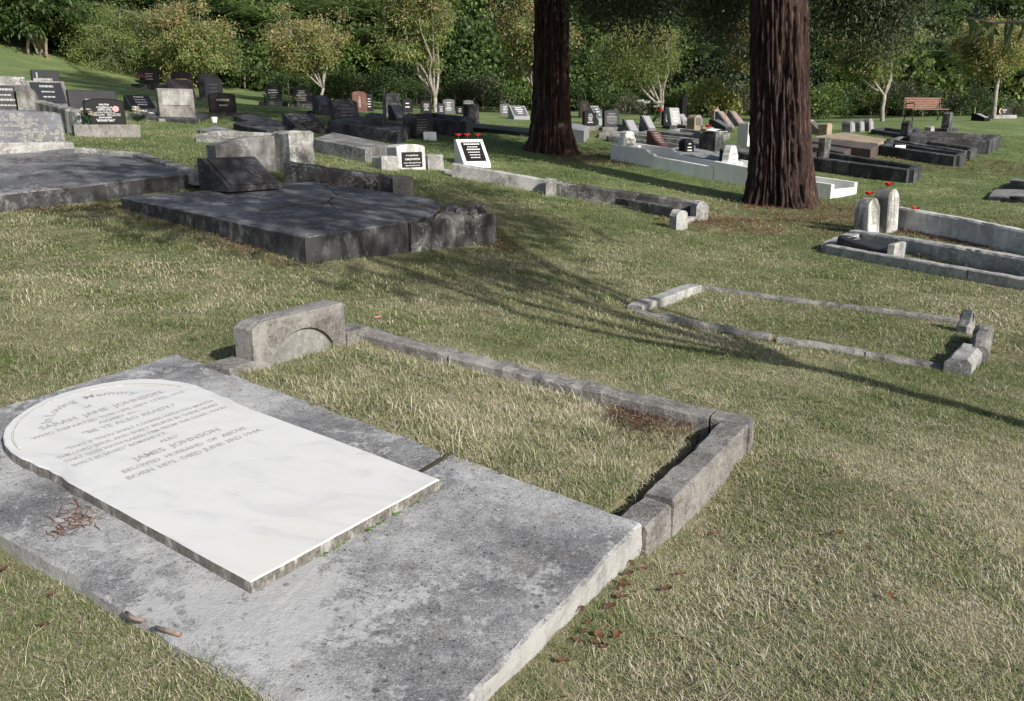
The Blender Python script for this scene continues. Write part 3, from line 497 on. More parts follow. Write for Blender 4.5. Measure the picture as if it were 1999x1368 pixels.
def stone(px0, px1, yt, yb, label, kind='arch', mat='black_granite', Y=None, yaw=45., t=.12, lean=3., ins=None, plinth=None, plaque=None, group=None, name='headstone', cat='headstone', z=None, d=.4, hf=.25, wmax=1.6, sink=.05, amp=0., letters=None, pm=None, arch=None):
    """an upright stone or a sloping desk stone seen between two columns; returns thing"""
    pc_ = (px0+px1)/2
    g = G(pc_, yb) if Y is None else GY(pc_, Y)
    if z is not None: g[2] = z
    rz = math.radians(yaw); zc = g[1]*math.cos(PIT)-(g[2]-CAMZ)*math.sin(PIT)
    H = at(pc_, yt, g[1])[2]-g[2]; H = max(.12, H)
    vd = Vector((g[0], g[1], 0)).normalized(); r = Vector((vd.y, -vd.x, 0)); Vx = Vector((math.cos(rz), math.sin(rz), 0)); Ux = Vector((math.sin(rz), -math.cos(rz), 0))
    dep = d if kind == 'desk' else t
    wd = ((px1-px0)/F*zc-dep*abs(Ux.dot(r)))/max(.25, abs(Vx.dot(r))); wd = min(max(wd, .28), wmax)
    T = thing(name, label, cat, g, rz, group); z0 = 0.; plq = None
    if plinth:
        dw, ph, pmat = plinth; obj('plinth', MB().box(-wd/2-dw, wd/2+dw, -dep/2-.09, dep/2+.08, -sink, ph, .012), pmat, T); z0 = ph+.001
        foot([Matrix.Translation(V3(*g)) @ Matrix.Rotation(rz, 4, 'Z') @ Vector(p) for p in ((-wd/2-dw, -dep/2-.1, 0), (wd/2+dw, -dep/2-.1, 0), (wd/2+dw, dep/2+.1, 0), (-wd/2-dw, dep/2+.1, 0))])
    else:
        foot([Matrix.Translation(V3(*g)) @ Matrix.Rotation(rz, 4, 'Z') @ Vector(p) for p in ((-wd/2, -dep/2, 0), (wd/2, -dep/2, 0), (wd/2, dep/2, 0), (-wd/2, dep/2, 0))])
    bz = z0 if plinth else -sink; h = wd/2
    if kind == 'desk':
        hfz = z0+(H-z0)*hf; yb_, yf = d/2, -d/2; tb_ = .1*d+.04
        obj('body', MB().side([(yf, bz), (yf, hfz), (yb_-tb_, H-.004), (yb_-tb_+.01, H), (yb_-.008, H), (yb_, H-.008), (yb_, bz)], -h, h), mat, T)
        fo = Vector((0, yf, hfz)); fu = Vector((0, yb_-tb_-yf, H-hfz)); fl = fu.length; fu.normalize(); fn = Vector((0, -fu.z, fu.y))
        ox, oz = 0., 0.
        if plaque:
            pw, pv0, pv1, pmat = plaque; q = MB()
            q.box(-h*pw, h*pw, 0, 1, 0, .018, .004); q.v = [tuple(fo+Vector((x, 0, 0))+fu*(fl*(pv0+(pv1-pv0)*y))+fn*zz) for x, y, zz in q.v]
            plq = obj('plaque', q, pmat, T)
        fr = (fo+fn*(.021 if plaque else .003), fu, fl*(plaque[1] if plaque else .08), fl*(plaque[2] if plaque else .92), h*(plaque[0] if plaque else .9))
    else:
        a = H-z0; la = math.tan(math.radians(lean))
        if kind == 'arch': out = [(h*math.cos(q), z0+a*.86+a*.14*math.sin(q)) for q in np.linspace(0, PI, 15)]
        elif kind == 'round': rr = min(h, a*.6); out = [(h*math.cos(q), H-rr+rr*math.sin(q)) for q in np.linspace(0, PI, 17)]
        elif kind == 'flat': out = [(h, H-.01), (h-.01, H), (-h+.01, H), (-h, H-.01)]
        elif kind == 'peak': out = [(h, H-.16*a), (.0, H), (-h, H-.16*a)]
        elif kind == 'slope': out = [(h, H-.01), (h-.05, H), (-h*.1, H-.02), (-h*.5, H-.1*a), (-h*.8, H-.22*a), (-h, H-.26*a)]
        elif kind == 'curl': out = [(h, H-.16*a), (h*.75, H-.2*a), (h*.45, H-.14*a), (h*.15, H-.05*a), (-h*.25, H), (-h*.7, H-.02*a), (-h, H-.1*a)]
        elif kind == 'ogee':
            k = [(.98,0),(.98,.16),(.86,.2),(.84,.38),(.78,.42),(.7,.46),(.66,.66),(.56,.72),(.5,.83),(.36,.94),(.18,.99),(0,1)]
            out = [(h*x, z0+a*y) for x, y in k]+[(-h*x, z0+a*y) for x, y in k[::-1][1:]]; out = out[1:-1]
        elif kind == 'obelisk': out = [(h*.78, H-.12*a), (0, H), (-h*.78, H-.12*a)]
        elif kind == 'rough': out = [(h*.8, H-.1*a), (h*.55, H-.02*a), (-.1*h, H), (-h*.6, H-.04*a), (-h*.85, H-.12*a)]
        out = [(h, bz)]+out+[(-h, bz)]
        q = MB().upright(out, t if kind not in ('obelisk',) else wd*.9, 0, min(.012, t*.12), amp, px0)
        q.v = [(x, y+la*(z_-z0), z_) for x, y, z_ in q.v]; obj('body', q, mat, T)
        fu = Vector((0, la, 1)).normalized(); fn = Vector((0, -fu.z, fu.y)); fo = Vector((0, -t/2, z0)); fl = a/fu.z
        if plaque:
            pw, pv0, pv1, pmat = plaque; q = MB().box(-h*pw, h*pw, 0, 1, 0, .014, .003); q.v = [tuple(fo+Vector((x, 0, 0))+fu*(fl*(pv0+(pv1-pv0)*y))+fn*zz) for x, y, zz in q.v]; plq = obj('plaque', q, pmat, T)
            fr = (fo+fn*.017, fu, fl*pv0, fl*pv1, h*pw)
        else: fr = (fo+fn*.003, fu, fl*.1, fl*.84, h*.86)
    fo, fu, v0, v1, hw = fr; rr = random.Random(int(px0*7+yt)); q = MB(); put = lambda x, v: fo+Vector((x, 0, 0))+fu*v
    if ins:
        rows, lm, fill = ins; st = (v1-v0)/(rows+1)
        for i in range(rows):
            v = v1-st*(i+1); wid = hw*rr.uniform(.45, .92)*fill; lh = st*rr.choice((.28, .28, .42)); x = -wid
            while x < wid:
                l = min(rr.uniform(.25, .7)*hw*.35, wid-x)
                if l > .01: q.add([put(x, v), put(x+l, v), put(x+l, v+lh), put(x, v+lh)], [(0, 1, 2, 3)])
                x += l+.035*hw
        tag(obj('inscription', q, lm, plq or T), kind='stuff')
    if letters:
        lm, rows = letters
        for s_, xc, vv, wv, hv in rows:
            v, f = text_pts(s_, wv*2*hw, hv*(v1-v0), .02); q.add([put((xc*hw)-wv*hw+x, v0+vv*(v1-v0)+y) for x, y in v], f)
        tag(obj('inscription', q, lm, plq or T), kind='stuff')
    return T, wd, H, fr, Matrix.Translation(V3(*g)) @ Matrix.Rotation(rz, 4, 'Z')

# wedge stone on the cracked slab
stone(396, 548, 308, 371, 'dark mouldy wedge shaped headstone with lichen lying on the cracked slab', 'desk', 'dark_concrete', Y=8.75, yaw=52, z=DP(480, 368)[2]+.002, d=.5, hf=.12, sink=.0, plaque=(.86, .06, .95, 'dark_concrete'))
# left slab with the lichened stone
lf = [G(*p, .16) for p in ((-170, 392), (0, 378), (230, 354), (392, 337), (330, 316), (268, 300), (200, 291), (140, 289), (60, 297), (-170, 312))]
ls = thing('smooth_ledger_slab', 'smooth grey concrete slab in dappled shade under the lichened headstone', 'grave slab', G(150, 350))
zl = lambda x, y: float(hz(x, y))+.16
lfp = [tuple(p[:2]) for p in lf]; foot(lfp)
obj('slab', MB().prism(lfp, zl, lambda x, y: float(hz(x, y))-.1, .012, .12, .008, 5, .003), 'shade_concrete', ls, world=True)
def edge_kerb(pts, parent, mat, w=.12, up=.05): obj('rim', MB().sweep([V3(*G(p[0], p[1], .16+up)) for p in pts], rprof(w, up+.1, .02), .1, .006), mat, parent, world=True)
edge_kerb(((150, 287), (268, 297), (388, 333)), ls, 'patchy_concrete')
T, wd, H, fr, Ml = stone(-50, 124, 214, 306, 'bluish grey headstone spotted with yellow lichen at the left edge', 'arch', 'lichen_granite', Y=10.3, yaw=38, t=.22, lean=12, plinth=(.06, .09, 'kerb_pale'), z=float(hz(-5.4, 10.3))+.16, ins=(3, 'letter_dim', .8))
# concrete headstone behind and its kerb
T, wd, H, fr, Mx = stone(412, 572, 264, 338, 'streaky grey concrete headstone with curved shoulder behind the cracked slab', 'slope', 'grey_concrete', Y=10.9, yaw=50, t=.24, lean=2, amp=.01)
g = GY(580, 11.1); single('concrete_block', MB().prism([(-.2, -.16), (.17, -.16), (.17, .2), (-.2, .2)], .52, -.1, .03, .06, .014, 3, .02), 'patchy_concrete', 'blotchy lichened concrete block at the end of the streaky headstone', 'grave marker', g, .85); foot([(g[0]-.25, g[1]-.25), (g[0]+.25, g[1]-.25), (g[0]+.25, g[1]+.25), (g[0]-.25, g[1]+.25)])
kk = thing('mouldy_kerb', 'thick black stained kerb ending in a square block behind the cracked slab', 'grave kerb', G(700, 345))
kb([(560, 316, .24), (770, 344, .24)], .2, .2, 'mould_concrete', rprof, kk, sd=3, amp=.012, b=.02, seg=.12); kb([(772, 342, .27), (803, 347, .27)], .26, .2, 'old_concrete', rprof, kk, sd=4, amp=.012, b=.02)

# white arched headstone with black plaque and the long kerb row
T, wd, H, fr, Mw = stone(757, 832, 281, 336, 'white arched headstone with black memorial plaque set between two low blocks', 'arch', 'white_worn', Y=13.3, yaw=40, t=.3, lean=3, plaque=(.72, .05, .68, 'plaque_black'), letters=('letter_white', [('In Loving Memory', 0, .74, .6, .1), ('CHARLES ROCKSTROM', 0, .47, .72, .13), ('6th Jun 1985, Aged 80 Years', 0, .26, .85, .07), ('Beloved Husband of Lily', 0, .08, .7, .07)]))
for dx, dy, wl, lb in ((-wd/2-.27, -.25, .3, 'rough pale concrete block left of the white arched headstone'), (wd/2+.17, -.05, .3, 'rough pale concrete block right of the white arched headstone')):
    p = Mw @ Vector((dx, dy, 0)); single('low_block', MB().prism([(-wl/2, -.12), (wl/2, -.12), (wl/2, .14), (-wl/2, .14)], .2, -.15, .025, .06, .012, dx, .012), 'kerb_pale', lb, 'grave marker', p, math.radians(40))
row = thing('long_kerb_row', 'long pale weathered kerb row running down from the white headstone to two end blocks', 'grave kerb', G(1130, 380))
kb([(885, 318, .2), (1070, 350, .2)], .13, .2, 'kerb_pale', rprof, row, sd=1, amp=.01, b=.02, seg=.15); kb([(1083, 352, .2), (1376, 395, .22)], .13, .2, 'mould_concrete', rprof, row, sd=2, amp=.01, b=.03, seg=.15)
kb([(1066, 347, .24), (1086, 350, .24)], .17, .2, 'kerb_pale', rprof, row, sd=3, amp=.004); kb([(1060, 356, .06), (868, 330, .06)], .14, .2, 'kerb_pale', rprof, row, sd=4, amp=.012, seg=.15)
kb([(1090, 363, .07), (1320, 405, .16)], .13, .2, 'mould_concrete', rprof, row, sd=5, amp=.012, seg=.15)
kb([(1318, 408, .24), (1332, 411, .24)], .22, .2, 'kerb_pale', oprof, row, sd=6, amp=.008); kb([(1360, 390, .26), (1372, 393, .26)], .2, .2, 'kerb_pale', oprof, row, sd=7, amp=.008)
kb([(1330, 428, .05), (1368, 418, .05)], .12, .1, 'kerb_pale', rprof, row, sd=8)
# white wedge with poppies
def poppy(p, label, r=.045, stem=.05, pet='red_petal', heart='seed_black'):
    T = thing('poppy', label, 'flower', p); obj('stem', MB().tube([(0, 0, -.02), (0, 0, stem)], .004, 5), 'stem_green', T)
    for i in range(5):
        t = i*2*PI/5; c, s = math.cos(t), math.sin(t); q = []
        for a, b, z in ((0, 0, 0), (.6, -.55, .35), (1, -.5, .75), (1.08, 0, .85), (1, .5, .75), (.6, .55, .35)): q.append(((a*c-b*s)*r, (a*s+b*c)*r, stem+z*r))
        obj('petal', MB().add(q, [(0, 1, 2, 3), (0, 3, 4, 5)]), pet, T)
    obj('heart', MB().tube([(0, 0, stem+.1*r), (0, 0, stem+.5*r)], [.3*r, .22*r], 7), heart, T)
T, wd, H, fr, Mp = stone(887, 958, 272, 321, 'white painted wedge headstone with black plaque and red poppies along its top', 'desk', 'white_paint', Y=14.9, yaw=27, d=.42, hf=.06, plaque=(.74, .12, .86, 'plaque_black'), ins=(6, 'letter_white', .9))
for i, (x, lb) in enumerate(((-wd*.38, 'left red poppy on top of the white wedge headstone'), (-.02, 'middle red poppy on top of the white wedge headstone'), (wd*.36, 'right red poppy on top of the white wedge headstone'))): poppy(Mp @ Vector((x, .16, H)), lb, .062, .05)

# ================================================================ white double tomb
W0 = G(1192, 312); W2 = G(1624, 388); du = Vector((W2[0]-W0[0], W2[1]-W0[1], 0)); LU = du.length; du.normalize(); dv = Vector((-du.y, du.x, 0))
tomb = thing('white_tomb', 'white painted double grave enclosure with scrolled side walls behind the redwood', 'grave enclosure', W0, math.atan2(du.y, du.x))
def WP(px, py):
    d = ray(px, py); nn = np.array(dv); c = np.array([0, 0, CAMZ]); t = ((W0-c) @ nn)/(d @ nn); p = c+d*t-W0; return (float(p[0]*du.x+p[1]*du.y), float(p[2]))
def scroll(a, b, n=7): return [(a[0]+(b[0]-a[0])*t, a[1]+(b[1]-a[1])*(t+.18*math.sin(2*PI*t))) for t in np.linspace(0, 1, n)]
o1 = [WP(1192, 281)]+[WP(1260, 291)]+scroll(WP(1263, 294), WP(1278, 305))+[WP(1392, 326)]
o2 = [WP(1393.5, 314), WP(1470, 328)]+scroll(WP(1474, 331), WP(1490, 341))+[WP(1590, 355), WP(1624, 360)]
for off in (0, .86):
    for o in (o1, o2):
        q = [(o[0][0], -.25 if o is o1 else -.6)]+o+[(o[-1][0], -.6 if o is o1 else -.8)]
        obj('side_wall', MB().upright(q, .1, off+.05, .008), 'white_paint', tomb)
for s, z, lb in ((.0, o1[0][1]-.03, 0), (o2[0][0]+.0, o2[0][1]-.03, 0), (o2[-1][0]-.1, o2[-1][1]-.09, 1)):
    obj('end_wall', MB().box(s+.003, s+.1, .11, .855, -.8, z, .008), 'white_paint', tomb)
obj('floor', MB().prism([(.08, .08), (LU-.05, .08), (LU-.05, .88), (.08, .88)], lambda x, y: -x*.118+.1, -.7, .004, .4, 0), 'white_paint', tomb)
foot([Vector(W0)+du*a+dv*b for a, b in ((-.05, 0), (LU, 0), (LU, .95), (-.05, .95))])
yt_ = math.degrees(math.atan2(du.y, du.x))+90
stone(1200, 1247, 255, 290, 'white scrolled headstone at the upper end of the white tomb', 'ogee', 'white_paint', Y=18.05, yaw=yt_, t=.16, lean=2, z=float(W0[2])+.12, ins=(2, 'letter_grey', .6), wmax=.8)
stone(1404, 1443, 283, 322, 'white scrolled headstone of the lower white tomb beside the redwood trunk', 'ogee', 'white_paint', Y=16.2, yaw=yt_, t=.16, lean=2, z=float(W0[2])-.17, ins=(3, 'letter_grey', .6), wmax=.75)

# ================================================================ right: two white stones and kerbs
T, wd, H, fr, Ma = stone(1668, 1714, 386, 447, 'smaller mould stained white round headstone with a red poppy on top', 'round', 'white_marble_old', Y=10.55, yaw=40, t=.2, lean=4, ins=(3, 'letter_grey', .7), wmax=.5, amp=.008)
poppy(Ma @ Vector((0, .02, H-.02)), 'red poppy on the smaller white round headstone', .055, .05)
T, wd, H, fr, Mb = stone(1706, 1748, 368, 449, 'taller white round headstone with a red poppy on top', 'round', 'white_marble_old', Y=10.7, yaw=40, t=.2, lean=3, ins=(5, 'letter_grey', .7), wmax=.5, amp=.008)
poppy(Mb @ Vector((0, .02, H-.02)), 'red poppy on the taller white round headstone', .055, .05)
rk = thing('white_wall_kerb', 'tall white plastered kerb wall with black spots behind the two white headstones', 'grave kerb', G(1900, 470))
kb([(1752, 403, .28), (1880, 425, .27), (2080, 465, .26)], .14, .2, 'white_worn', rprof, rk, sd=2, amp=.008, b=.02, seg=.1, bury=.25)
dk2 = thing('stepped_grey_kerb', 'pair of long grey kerbs with white top edge below the two white headstones', 'grave kerb', G(1800, 500))
kb([(1668, 449, .1), (1800, 468, .16), (2080, 515, .2)], .17, .2, 'kerb_pale', rprof, dk2, sd=3, amp=.008, b=.02, bury=.3); kb([(1700, 462, .06), (1830, 482, .1), (2080, 528, .14)], .1, .2, 'old_concrete', rprof, dk2, sd=4, amp=.006, bury=.3)
fk = thing('white_topped_kerb', 'low grey kerb with white painted top along the nearest edge of the right plots', 'grave kerb', G(1750, 520))
kb([(1618, 474, .1), (1664, 455, .1)], .16, .1, 'kerb_pale', rprof, fk, sd=5, amp=.005); kb([(1616, 477, .1), (1894, 524, .11)], .1, .1, 'kerb_pale', rprof, fk, sd=6, amp=.006); kb([(1896, 524.5, .11), (2080, 556, .11)], .1, .1, 'kerb_pale', rprof, fk, sd=7, amp=.006)
for pxs in ([(1660, 466), (1690, 462), (2080, 545), (2080, 556), (1900, 522)], [(1752, 440), (1770, 412), (2090, 490), (2090, 512), (1800, 462)]):
    q = [G(p[0], p[1]) for p in pxs]; foot(q)
    o = single('needle_bed', MB().prism([(p[0], p[1]) for p in q], lambda x, y: float(hz(x, y))+.02, lambda x, y: float(hz(x, y))-.1, .004, .15, .01, 2, .012), 'needle_soil', '', '', (0, 0, 0)); tag(o, kind='structure')
    for k in ('label', 'category'):
        if k in o.keys(): del o[k]
# fallen stone
p = G(1690, 482, .1); q = MB().upright([(-.13, -.3), (-.13, .2), (-.1, .27), (-.04, .31), (.04, .31), (.1, .27), (.13, .2), (.13, -.3)], .09, 0, .012).xf(Matrix.Rotation(math.radians(-78), 4, 'X'))
fs = thing('fallen_headstone', 'small fallen dark headstone lying face up inside the white topped kerb', 'headstone', p, math.radians(47)); obj('body', q, 'dark_granite', fs)
tag(obj('inscription', MB().add([(x, y, .055+.0*y) for x, y in ((-.08, .18), (.06, .18), (.06, .2), (-.08, .2), (-.08, .1), (.08, .1), (.08, .13), (-.08, .13))], [(0, 1, 2, 3), (4, 5, 6, 7)]).xf(Matrix.Rotation(math.radians(12), 4, 'X')), 'letter_dim', fs), kind='stuff')
obj('foot_block', MB().prism([(-.17, -.36), (.17, -.36), (.17, -.29), (-.17, -.29)], .08, -.12, .015, .05, .004), 'kerb_pale', fs)
for i, (px, py, pm, lb) in enumerate(((1763, 422, 'purple_petal', 'purple artificial flower on a wire in the needle bed'), (1783, 416, 'red_petal', 'dark red artificial flower on a wire against the white wall'))): poppy(G(px, py+12), lb, .06, .12, pm, 'yellow_petal')

# ================================================================ plots beyond the redwood on the right
def plot(label, px, h, w, mat, seg=.4, cat='grave kerb', name='grave_kerb', amp=.01, bury=.2):
    T = thing(name, label, cat, np.mean([G(*p, 0) for p in px], 0)); n = len(px)
    for i in range(n):
        a, c = px[i], px[(i+1) % n]; kb([(a[0], a[1], h), (c[0], c[1], h)], w, h, mat, rprof, T, sd=i, amp=amp, b=.02, seg=seg, bury=bury)
    return T
def ledger(label, px, h, mat, name='grave_slab', cat='grave slab', bev=.015, vamp=0.):
    q = [G(p[0], p[1], h) for p in px]; T = thing(name, label, cat, np.mean(q, 0)-np.array([0, 0, h])); foot(q)
    obj('slab', MB().prism([(p[0], p[1]) for p in q], lambda x, y: float(hz(x, y))+h, lambda x, y: float(hz(x, y))-.15, bev, .3, .006, px[0][0], vamp), mat, T, world=True); return T
plot('black mouldy kerb plot right behind the lit redwood trunk', [(1560, 303), (1600, 294), (1790, 322), (1776, 330)], .26, .18, 'dark_concrete')
stone(1595, 1617, 269, 303, 'short mossy grey post on the black kerb plot beside the redwood', 'flat', 'mould_concrete', Y=19.2, yaw=45, t=.16, lean=0, name='stone_post', cat='grave marker', amp=.01, z=float(hz(7, 19.2))+.1)
plot('nearer of the two low black kerb plots with rounded corner and white card', [(1722, 283), (1740, 277), (1880, 298), (1868, 304)], .24, .16, 'dark_concrete')
plot('low dark kerb plot with pale top edges right behind the white card', [(1742, 272), (1760, 266), (1902, 288), (1888, 294)], .24, .14, 'mould_concrete')
plot('large black walled plot farthest right on the lawn', [(1776, 264), (1792, 255), (1949, 263), (1925, 274)], .34, .16, 'dark_concrete')
stone(1757, 1776, 235, 271, 'dark rough tapering stone post standing on the low kerb plots', 'rough', 'dark_concrete', Y=24, yaw=40, t=.22, lean=0, name='stone_post', cat='grave marker', amp=.015)
stone(1748, 1762, 283, 292, 'small white card on the front of the black kerb plot', 'flat', 'paper_white', Y=21.0, yaw=10, t=.02, lean=0, name='memorial_card', cat='card')
stone(1728, 1742, 270, 284, 'little dark stump stone at the head of the nearer black kerb plot', 'round', 'mould_concrete', Y=22.4, yaw=45, t=.15, lean=0, amp=.01)
stone(1778, 1792, 249, 262, 'low round dark stump in the large black walled plot', 'round', 'dark_concrete', Y=26, yaw=40, t=.2, amp=.01)
stone(1807, 1821, 246, 261, 'low pale broken stump in the large black walled plot', 'rough', 'kerb_pale', Y=26.5, yaw=40, t=.2, amp=.015)
stone(1841, 1853, 218, 255, 'slim mossy grey stone pillar beside the wooden bench', 'obelisk', 'mould_concrete', Y=28, yaw=40, t=.25, lean=0, plinth=(.3, .1, 'dark_concrete'), name='stone_pillar', cat='pillar', amp=.01)
ledger('tan stone slab beyond the brown slab right of the redwood', [(1590, 266), (1650, 258), (1735, 272), (1715, 279)], .22, 'tan_stone'); ledger('dark brown slab with grey end right of the redwood', [(1575, 274), (1600, 268), (1716, 283), (1700, 291)], .25, 'brown_slab')
ledger('white edged pale footing in front of the dark brown slab', [(1575, 291), (1600, 287), (1698, 290), (1660, 300)], .06, 'kerb_pale'); ledger('low brown granite box tomb on the white footing', [(1575, 284), (1592, 279), (1666, 288), (1648, 297)], .2, 'brown_slab')
for a, b_, yt2, yb2, lb, yy in ((1645, 1668, 235, 258, 'leftmost of three round grey headstones left of the bench', 27.), (1666, 1684, 233, 258, 'middle of three round grey headstones left of the bench', 27.3), (1683, 1703, 231, 259, 'rightmost of three round grey headstones left of the bench', 27.6)):
    stone(a, b_, yt2, yb2, lb, 'round', 'grey_concrete', Y=yy, yaw=40, t=.3, lean=8, plaque=(.7, .08, .8, 'pale_granite'))
stone(1578, 1600, 233, 262, 'tan desk stone just right of the lit redwood trunk', 'desk', 'tan_stone', Y=26, yaw=40, d=.5, plaque=(.7, .2, .8, 'grey_granite')); stone(1598, 1622, 240, 262, 'second tan scrolled stone right of the lit redwood trunk', 'arch', 'tan_stone', Y=25.4, yaw=40, t=.3)
plot('thin dark kerb plot behind the three round headstones', [(1705, 252), (1725, 248), (1790, 256), (1772, 262)], .15, .12, 'dark_concrete')
ledger('flat grey tapered ledger stone at the right edge of the lawn', [(1930, 382), (1942, 368), (2060, 372), (2060, 392)], .07, 'grey_concrete'); ledger('second low grey stone at the right edge behind the flat ledger', [(1960, 360), (1975, 350), (2060, 358), (2060, 370)], .1, 'grey_concrete')
ledger('raised grey block on the low stone at the right edge', [(1972, 351), (1980, 347), (2040, 352), (2040, 358)], .2, 'grey_concrete')
g = GY(1985, 13.3); single('flower_vase', MB().tube([(0, 0, .05), (0, 0, .09), (0, 0, .1)], [.1, .12, .06], 12), 'dark_granite', 'round dark flower holder set into the flat ledger at the right edge', 'vase', g)

# bench
gb_ = (GY(1774, 33.), GY(1838, 33.4)); cx_ = (gb_[0]+gb_[1])/2; dd = gb_[1]-gb_[0]; wb = math.hypot(dd[0], dd[1])
bench = thing('park_bench', 'brown slatted wooden bench with black iron legs at the lawn edge', 'bench', cx_, math.atan2(dd[1], dd[0])-.08); hb = wb/2+.03
for i in range(5): obj('back_slat', MB().box(-hb, hb, .23+i*.018, .26+i*.018, .47+i*.082, .535+i*.082, .005), 'bench_wood', bench)
for i in range(4): obj('seat_slat', MB().box(-hb, hb, -.25+i*.115, -.155+i*.115, .41, .445, .005), 'bench_wood', bench)
for sx in (-1, 1):
    x = sx*(hb-.06)
    obj('leg', MB().tube([(x, -.24, 0), (x, -.2, .2), (x, -.23, .41)], .022, 6), 'iron_black', bench); obj('leg', MB().tube([(x, .3, 0), (x, .2, .25), (x, .22, .45), (x, .33, .88)], .022, 6), 'iron_black', bench)
    obj('armrest', MB().tube([(x, -.23, .41), (x, -.25, .6), (x, -.18, .66), (x, .24, .64)], .02, 6), 'iron_black', bench); obj('rail', MB().tube([(x, -.23, .395), (x, .22, .395)], .018, 6), 'iron_black', bench)
# two stones right of the bench
stone(1897, 1930, 221, 238, 'low black desk stone with silver plaque right of the bench', 'desk', 'black_granite', Y=33, yaw=20, d=.6, hf=.35, plaque=(.75, .1, .9, 'pale_granite'))
T, wd, H, fr, Ms = stone(1945, 1969, 209, 231, 'dark upright stone with yellow crescent emblem on a concrete base', 'flat', 'dark_granite', Y=35, yaw=10, t=.12, lean=0, plinth=(.25, .12, 'kerb_pale'), ins=(2, 'letter_white', .55))
cr = [(.11*math.cos(t), .11*math.sin(t)) for t in np.linspace(PI*.45, PI*1.5, 12)]+[(.035+.1*math.cos(t), .1*math.sin(t)) for t in np.linspace(PI*1.42, PI*.53, 12)]
obj('crescent_emblem', MB().add([(-wd*.26+x, -.066, .12+(H-.12)*.5+y) for x, y in cr], [tuple(range(24))]), 'crescent_yellow', T)

# ================================================================ the crowd of stones, left side
LW, LGD, LG, LDm = 'letter_white', 'letter_gold', 'letter_grey', 'letter_dim'
T, wd, H, fr, Md = stone(173, 246, 192, 266, 'black polished headstone lettered in white with red poppy emblem on a concrete base', 'arch', 'black_granite', Y=15, yaw=33, t=.13, lean=3, plinth=(.2, .2, 'old_concrete'), letters=(LW, [('DALTON', 0, .86, .28, .085), ('Loving Memory of', 0, .74, .45, .075), ('ROBERT JOHN', 0, .63, .38, .07), ('6 3094 1 N.Z. Inf., N.Z.E.', 0, .55, .42, .05), ('Died 9th March 1985 Aged 67 Years', 0, .47, .6, .04), ('ELIZABETH ANNE', -.45, .38, .42, .045), ('Died 2nd 1991 Aged 70 Years', -.45, .31, .42, .035), ('BAILEY VIOLETA', .5, .39, .4, .05), ('Infant Died 1996', .5, .31, .38, .04), ('JOHN ROBERT', 0, .2, .38, .07), ('Died 9th June 1996, Aged 47 Years', 0, .12, .55, .04), ('MARGARET EMILY', 0, .03, .5, .07)]))
obj('poppy_emblem', MB().add([(wd*.24+x, -.0685-.0, H*.73+z) for x, z in [(.055*math.cos(t)+.02, .05*math.sin(t)) for t in np.linspace(0, 2*PI, 12)[:-1]]], [tuple(range(11))]), 'pink_petal', T)
def flowers(label, p, cols, n, spread, h, group=None, sd=0, vase=False):
    r = random.Random(sd); T = thing('flower_bunch', label, 'flowers', p, 0, group); st = MB()
    if vase: obj('pot', MB().tube([(0, 0, 0), (0, 0, .1), (0, 0, .12)], [.05, .07, .072], 10), 'dark_granite', T)
    for i in range(n):
        x, y, z = r.uniform(-spread, spread), r.uniform(-spread, spread)*.6, h*r.uniform(.6, 1); st.tube([(x*.2, y*.2, 0), (x*.6, y*.6, z*.5), (x, y, z)], .006, 4)
        q = MB(); R = spread*r.uniform(.26, .38)
        for k in range(9):
            a = k*2.4; e = .35+.12*k; c = Vector((math.cos(a)*math.cos(e*.5), math.sin(a)*math.cos(e*.5), .3+.1*k)).normalized()*R; s = c.cross(Vector((0, 0, 1))).normalized()*R*.5; u = c.cross(s).normalized()*R*.5
            q.add([Vector((x, y, z))+c*.2-s*.4, Vector((x, y, z))+c-s*.8+u*.3, Vector((x, y, z))+c*1.1+u*.6, Vector((x, y, z))+c+s*.8+u*.3, Vector((x, y, z))+c*.2+s*.4], [(0, 1, 2, 3, 4)])
        obj('bloom', q, r.choice(cols), T)
    for i in range(n*2):
        a = r.uniform(0, 6.28); p0 = Vector((0, 0, h*.2)); p1 = Vector((math.cos(a)*spread, math.sin(a)*spread*.6, h*r.uniform(.3, .7))); s = Vector((-math.sin(a), math.cos(a), 0))*spread*.18; m = p0.lerp(p1, .5)
        st.add([p0, m-s, p1, m+s], [(0, 1, 2, 3)])
    tag(obj('foliage', st, 'leaf_green', T), kind='stuff')
flowers('cream artificial lilies at the left foot of the black poppy headstone', Md @ Vector((-.3, -.13, .2)), ['cream_petal', 'cream_petal', 'white_petal'], 5, .15, .25, sd=1); flowers('white artificial lilies at the right foot of the black poppy headstone', Md @ Vector((.5, -.1, .2)), ['white_petal', 'cream_petal'], 7, .22, .28, sd=2)
stone(-30, 58, 149, 216, 'large pale concrete headstone with dark slanting plaque at the left edge', 'flat', 'patchy_concrete', Y=16.5, yaw=42, t=.4, lean=10, plaque=(.66, .0, .8, 'dark_granite'), ins=(6, LG, .8), amp=.015)
cw = thing('stepped_concrete_wall', 'stepped grey concrete plot wall with pale block end descending past the lichened stones', 'grave kerb', G(110, 240))
kb([(40, 166, .7), (57, 174, .62), (70, 194, .42), (146, 213, .4)], .2, .4, 'patchy_concrete', rprof, cw, sd=1, amp=.02, b=.03, seg=.15, bury=.1); kb([(142, 213, .41), (166, 216, .41)], .3, .4, 'kerb_pale', rprof, cw, sd=2, amp=.015, b=.03, bury=.1)
T, wd, H, fr, Mk = stone(70, 120, 137, 182, 'grey granite headstone with a white cross on its left side', 'flat', 'dark_granite', Y=22, yaw=38, t=.16, lean=2, ins=(3, LG, .6))
